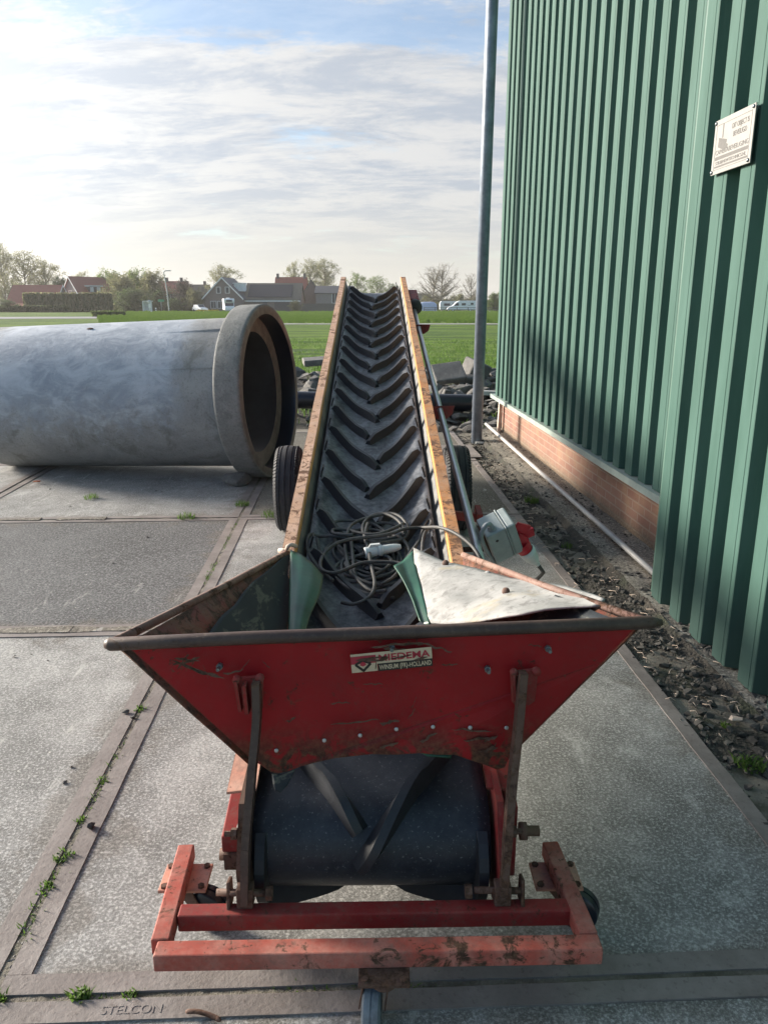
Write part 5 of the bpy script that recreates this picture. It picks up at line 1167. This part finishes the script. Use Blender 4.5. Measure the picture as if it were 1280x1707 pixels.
caravan('grey-white caravan standing behind the van-nosed motorhome', K(733, 182), 182, 4.2, 2.3, 'shelter')
tt = thing('covered_caravan', 'caravan under a pale blue cover beside the conveyor top', 'caravan', (K(697, 176), 176, GZ))
mb = MB(); n = 14; vs = []
for i in range(n+1):
    a = i/n; x = 4.1*a; hh = 1.9*(1-abs(2*a-1)**4)*.2 + 1.75*(1-.12*abs(2*a-1)**6)
    for (yy, z) in ((0, .2), (-.02, 1.0), (.15, hh*.85), (.6, hh), (1.6, hh), (2.1, hh*.8), (2.2, .2)): vs.append((x, yy+.05*mnoise.noise(Vector((x*2, yy, z))), z+.05*mnoise.noise(Vector((x*1.7, yy*2, 4)))))
mb.add(vs, [(i*7+j, i*7+j+1, (i+1)*7+j+1, (i+1)*7+j) for i in range(n) for j in range(6)] + [tuple(range(7)), tuple(range(n*7+6, n*7-1, -1))], True).build('cover', M['van_blue'], tt); vehicle_wheels(tt, (2.0,), .2, .3)
# street furniture
sl_ = thing('street_lamp', 'tall grey street lamp with short arm standing among the village trees', 'street lamp', (K(282.5, 160), 160, GZ))
MB().tube(smooth_path([(0, 0, 0), (-.15, 0, 4), (-.5, 0, 7.3), (-.52, 0, 7.75), (-.25, 0, 8.0), (.2, 0, 8.05)], 5), .10, 10).build('mast', M['lampgrey'], sl_)
MB().box((.1, -.15, 7.95), (.9, .15, 8.12)).build('lamp_head', M['lampgrey'], sl_)
bs = thing('bus_shelter', 'small white glazed bus shelter by the road', 'shelter', (K(239, 158), 158, GZ))
MB().box((0, 0, 2.15), (1.7, 1.4, 2.27)).build('roof', M['van_white'], bs); MB().box((0, 0, 0), (.06, 1.4, 2.15)).build('side_panel', M['shelter'], bs); MB().box((.1, 1.3, .2), (1.5, 1.36, 2.1)).build('back_panel', M['shelter'], bs)
for a in (0.0, 1.62): MB().box((a, -.04, 0), (a+.08, .04, 2.15)).build('shelter_post', M['van_white'], bs)
bp2 = thing('bus_stop_sign', 'white bus stop pole with round head beside the shelter', 'sign', (K(250.5, 156), 156, GZ)); MB().tube([(0, 0, 0), (0, 0, 2.3)], .05, 8).build('pole', M['van_white'], bp2); MB().lathe([(0, 0), (0, .33), (.06, .33), (.06, 0)], (0, -.06, 2.1), (0, 1, 0), 20).build('sign_disc', M['shelter'], bp2); MB().box((-.2, -.05, .9), (.2, -.03, 1.6)).build('timetable_board', M['van_white'], bp2)
mk = thing('marker_post', 'short white marker post with dark band by the road', 'post', (K(260.5, 156), 156, GZ)); MB().box((-.12, -.06, 0), (.12, .06, .95)).build('post', M['van_white'], mk); MB().box((-.13, -.07, .55), (.13, .07, .70)).build('reflector_band', M['wall_dark'], mk)
gs = thing('road_sign', 'small green direction sign among the bushes by the street lamp', 'sign', (K(270, 168), 168, GZ)); MB().tube([(0, 0, 0), (0, 0, 2.4)], .05, 8).build('pole', M['lampgrey'], gs); MB().prism([(-.6, -.08, 2.1), (.5, -.08, 2.1), (.8, -.08, 2.35), (.5, -.08, 2.6), (-.6, -.08, 2.6)], (0, .05, 0)).build('sign_plate', M['signgreen'], gs)
# ------------------------------------------------------------------ trees
def leaf(mb, c, s, rnd):
    a = Vector((rnd.gauss(0, 1), rnd.gauss(0, 1), rnd.gauss(0, 1))).normalized(); b = a.orthogonal().normalized(); b.rotate(Matrix.Rotation(rnd.uniform(0, 6.28), 3, a)); d_ = a.cross(b)
    mb.add([c-b*s, c+d_*s*.7, c+b*s, c-d_*s*.7], [(0, 1, 2, 3)])
def tree_mesh(seed, hgt, wid, nlimb, ntwig, nleaf, ls, base=.16, fill=.45, sig=.035, twr=.010, bare=False):
    """a stem, limbs curving up and out to an uneven crown, twigs on every limb, leaf sprays at the twigs"""
    rnd = random.Random(seed); wd = MB(); lf = MB(); tips = []
    ph = [rnd.uniform(0, 6.28) for _ in range(6)]
    def crown_r(an, t):                                  # t 0..1 up the crown
        egg = sin(pi*min(1, .10+.86*t)**.85)**.75
        return wid*.5*egg*(1+.22*sin(2*an+ph[0])+.16*sin(3*an+ph[1]+4*t)+.14*sin(5*t*3+ph[2]))
    stem = [Vector((0, 0, 0))]
    for i in range(1, 7): stem.append(Vector((rnd.gauss(0, .02)*hgt*.5, rnd.gauss(0, .02)*hgt*.5, hgt*.80*i/6)))
    wd.tube(stem, [hgt*.018*(1-.8*i/6)+.02 for i in range(7)], 6, False)
    def on_stem(z): k = max(0, min(5.999, z/(hgt*.80)*6)); i = int(k); return stem[i].lerp(stem[i+1], k-i)
    for i in range(nlimb):
        t = (i+.5)/nlimb; an = i*2.4+rnd.uniform(-.5, .5); z1 = hgt*(base+(1-base)*min(1, t*1.02+rnd.uniform(-.05, .05))); rr_ = crown_r(an, t)*rnd.uniform(.55, 1.05)
        e = Vector((cos(an)*rr_, sin(an)*rr_, z1)); b = on_stem(max(hgt*base*.7, z1-hgt*rnd.uniform(.16, .34))); m = b.lerp(e, .5)+Vector((0, 0, -.03*hgt+rnd.uniform(-.02, .03)*hgt))
        path = [b.lerp(m, .5)*.5+b*.5, m, e]; path = smooth_path([b, m, e], 4)
        wd.tube(path, [hgt*.0075*(1-.8*k/8)+.012 for k in range(len(path))], 4, False)
        for j in range(ntwig):
            p = path[rnd.randint(2, len(path)-1)]; dv = Vector((cos(an)*.6+rnd.gauss(0, .7), sin(an)*.6+rnd.gauss(0, .7), .55+rnd.gauss(0, .35))).normalized()
            L = hgt*rnd.uniform(.05, .13); q1 = p+dv*L*.5+Vector((0, 0, rnd.uniform(-.01, .02)*hgt)); q2 = p+dv*L
            wd.tube([p, q1, q2], [twr*1.3+.005, twr, twr*.5], 3, False); tips += [q1, q2]
            if bare:
                for k in range(4):
                    d2 = (dv+Vector((rnd.gauss(0, .6), rnd.gauss(0, .6), rnd.gauss(.1, .5)))).normalized(); o_ = p.lerp(q2, rnd.uniform(.3, 1)); wd.tube([o_, o_+d2*L*rnd.uniform(.4, .9)], [twr*.7, twr*.4], 3, False)
    for i in range(nleaf):
        c = rnd.choice(tips); leaf(lf, c+Vector((rnd.gauss(0, 1), rnd.gauss(0, 1), rnd.gauss(0, .9)))*hgt*sig, ls*rnd.uniform(.6, 1.35), rnd)
    return wd, lf
def tree(name, label, cat, wd, lf, mat, x, y, sc=(1, 1, 1), bark='bark', rz=0, leafname='crown', group=None):
    t = thing(name, label, cat, (x, y, GZ), rz, group); t.scale = sc
    wd.build('trunk', M[bark], t, recalc=False)
    if lf and lf.v: lf.build(leafname, M[mat], t, recalc=False)
    return t
def again(src, label, x, y, sc, rz, mat=None, name=None):
    c = copy_tree(src); c.location = (x, y, GZ); c.scale = sc; c.rotation_euler = (0, 0, rz); c['label'] = label
    if name: c.name = name
    if mat:
        for ch in c.children:
            if ch.name.startswith('crown'): ch.data = ch.data.copy(); ch.data.materials[0] = M[mat]
    return c
def crown_ht(v, D): return (506.5-v)*D/1282+1.7
airy = tree('poplar', 'tall airy tree with sparse olive leaves at the left picture edge', 'tree', *tree_mesh(3, 15.5, 12.5, 46, 7, 9000, .15, sig=.026), 'leaf_olive', K(12, 205), 205)
airy.scale = (.62, .62, 1.02)
again(airy, 'broad airy tree, second from the left picture edge, behind the low red roof', K(47, 208), 208, (1.25, 1.1, .93), 2.1)
again(airy, 'loose airy tree just left of the gabled house with the red roof', K(82, 212), 212, (1.0, 1.0, .80), 4.0)
again(airy, 'faint thin-leaved tree rising behind the red-roofed gable house', K(142, 230), 230, (.75, .75, .66), 1.1)
again(airy, 'airy round tree behind the steep brick gable', K(376, 205), 205, (.95, .95, .70), 3.0)
again(airy, 'slender airy tree left behind the orange roof', K(491, 230), 230, (.55, .55, .83), .5)
again(airy, 'tall airy tree just right of the orange roof', K(519, 232), 232, (.72, .72, .88), 5.0)
again(airy, 'tall broad airy tree left of the left conveyor rail', K(543, 236), 236, (.92, .92, .90), 2.6)
again(airy, 'pale green tree seen between the rails, left one', K(596, 240), 240, (.72, .7, .66), 3.6, 'leaf_green')
again(airy, 'pale green tree seen between the rails, middle one', K(628, 244), 244, (.8, .8, .62), 1.7, 'leaf_green')
again(airy, 'pale green tree seen just left of the right rail', K(652, 240), 240, (.6, .6, .48), 4.4, 'leaf_green')
dense = tree('leafy_tree', 'dense fresh green tree right of the red-roofed gable house', 'tree', *tree_mesh(11, 9.0, 8.6, 44, 7, 11000, .16, base=.05, sig=.05), 'leaf_green', K(187, 196), 196)
again(dense, 'light green willowy tree behind the right end of the hedge', K(209, 182), 182, (.95, .95, .86), 1.3, 'leaf_olive')
again(dense, 'tall dark green tree behind the bus shelter', K(233, 190), 190, (1.0, 1.0, .99), 2.9)
again(dense, 'green tree left of the street lamp', K(258, 186), 186, (.85, .85, .95), 4.4, 'leaf_olive')
again(dense, 'low dark bush behind the bus shelter', K(222, 172), 172, (.9, .7, .50), .6, 'leaf_dark')
again(dense, 'dark bush right of the bus stop pole', K(262, 176), 176, (.75, .6, .48), 5.4, 'leaf_dark')
again(dense, 'round dark purple tree right of the street lamp', K(308, 178), 178, (.62, .62, .70), 3.3, 'leaf_red')
again(dense, 'olive bush between the purple tree and the white car', K(325, 176), 176, (.62, .6, .52), 2.2, 'leaf_olive')
again(dense, 'small bush under the street lamp', K(292, 170), 170, (.45, .4, .30), 1.2, 'leaf_dark')
again(dense, 'low bush at the far left before the low red roof', K(12, 168), 168, (1.2, .6, .27), 1.9, 'leaf_dark')
again(dense, 'dark fir-like bush left of the gabled house', K(106, 205), 205, (.55, .55, .87), .3, 'leaf_dark')
again(dense, 'small bush by the end of the solar barn', K(493, 172), 172, (.3, .3, .25), .9, 'leaf_olive')
again(dense, 'round green tree touching the shed edge', K(824, 200), 200, (.55, .55, .46), 3.9)
again(dense, 'brownish shrub between the bare trees and the caravans', K(716, 205), 205, (.85, .6, .42), 2.4, 'leaf_olive')
again(dense, 'low greyish shrub behind the white motorhome by the pole', K(763, 215), 215, (1.0, .6, .45), 5.1, 'leaf_olive')
again(dense, 'shrub left of the steel pole behind the caravans', K(790, 222), 222, (.8, .6, .40), 1.5, 'leaf_olive')
bare = tree('bare_tree', 'big bare tree with fine spreading twigs behind the caravans, right one of the pair', 'tree', *tree_mesh(21, 10.8, 10.5, 40, 9, 700, .07, base=.26, twr=.022, bare=True), 'leaf_olive', K(736, 196), 196, bark='twig')
again(bare, 'bare tree with fine spreading twigs, left one of the pair behind the caravans', K(722, 199), 199, (1.0, 1.0, .93), 2.4)
again(bare, 'smaller bare tree partly hidden by the steel pole', K(784, 200), 200, (.62, .62, .80), 4.1)
again(bare, 'faint far bare tree just right of the conveyor top', K(689, 235), 235, (.45, .45, .50), 1.1)
# tall clipped hedge: pleached rows of leaf
def hedge(name, label, x0, x1, y, h, dpt, n, ls, mat, cols=0):
    rnd = random.Random(int(abs(x0)*10)); lf = MB(); L = x1-x0
    for i in range(n):
        x = rnd.uniform(0, L); z = h*rnd.random()**.8; y_ = rnd.choice((0, 0, rnd.uniform(0, dpt)))
        if cols and z > h*.18:
            g_ = abs(((x/L*cols) % 1)-.5)*2
            if g_ > .72 and rnd.random() < .72: continue
            y_ += .5*g_*g_
        leaf(lf, Vector((x, y_+rnd.gauss(0, .08), min(z, h*(1+.02*rnd.gauss(0, 1))))), ls*rnd.uniform(.6, 1.3), rnd)
    t = thing(name, label, 'hedge', (x0, y, GZ)); lf.build('foliage', M[mat], t, recalc=False)
    MB().box((.15, .25, 0), (L-.15, dpt-.1, h*.93)).build('hedge_core', M['leaf_dark'], t)
    if cols:
        st_ = MB()
        for i in range(cols): st_.tube([(L*(i+.5)/cols, .2, 0), (L*(i+.5)/cols, .2, h*.6)], .09, 5)
        st_.build('stems', M['bark'], t, recalc=False)
hedge('clipped_hedge', 'tall clipped hedge with visible columns before the red-roofed houses', K(46, 170), K(194, 170), 168, 4.0, 1.1, 9000, .17, 'leaf_olive', 13)
hedge('low_hedge', 'low dark hedge at the foot of the tall clipped hedge', K(-4, 165), K(120, 165), 164, 1.3, 1.0, 3000, .17, 'leaf_dark')
hedge('box_hedge', 'small square box hedge on the verge by the road', K(157, 108), K(212, 108), 107, .75, 1.0, 2200, .09, 'leaf_green')
for (u0, u1, lab) in ((331, 347, 'yellow flowering bushes left of the motorhome'), (349, 366, 'yellow flowering bushes nearest the motorhome')): hedge('flowering_bush', lab, K(u0, 150), K(u1, 150), 149, .6, .8, 500, .10, 'yellow')
hedge('far_hedgerow', 'far brownish hedgerow behind the caravans right of the pole', K(640, 250), K(840, 250), 250, 3.0, 2.0, 5000, .35, 'leaf_olive')
mb = MB(); rnd = random.Random(3)                        # longer grass of the bank beyond the path
for i in range(9000):
    y = rnd.uniform(72, 150)*1.0; x = rnd.uniform(-.36*y, .17*y); s_ = rnd.uniform(.10, .22)*(.6+y/150)
    mb.add([(x-s_*.8, y, GZ), (x+s_*.8, y, GZ), (x+s_*.5+rnd.uniform(-.1, .1), y+.1, GZ+s_*1.5), (x-s_*.5, y+.1, GZ+s_*1.3)], [(0, 1, 2, 3)])
tag(mb.build('bank_grass', M['bank'], recalc=False), 'long green grass on the far bank beyond the field', 'grass', kind='stuff')

# ------------------------------------------------------------------ thin evening haze
hzb = MB().box((-605, -65, -1.1), (605, 705, 16.5)).build('haze', None)
hm = bpy.data.materials.new('haze_air'); hm.use_nodes = True; hn = hm.node_tree; hn.nodes.remove(hn.nodes['Principled BSDF'])
pv = hn.nodes.new('ShaderNodeVolumePrincipled'); pv.inputs['Color'].default_value = (1, .97, .93, 1); pv.inputs['Density'].default_value = .0003; pv.inputs['Anisotropy'].default_value = .3
hn.links.new(pv.outputs[0], hn.nodes['Material Output'].inputs['Volume']); hzb.data.materials.append(hm)
tag(hzb, 'thin pale haze in the air over the field and the village', 'haze', kind='stuff')
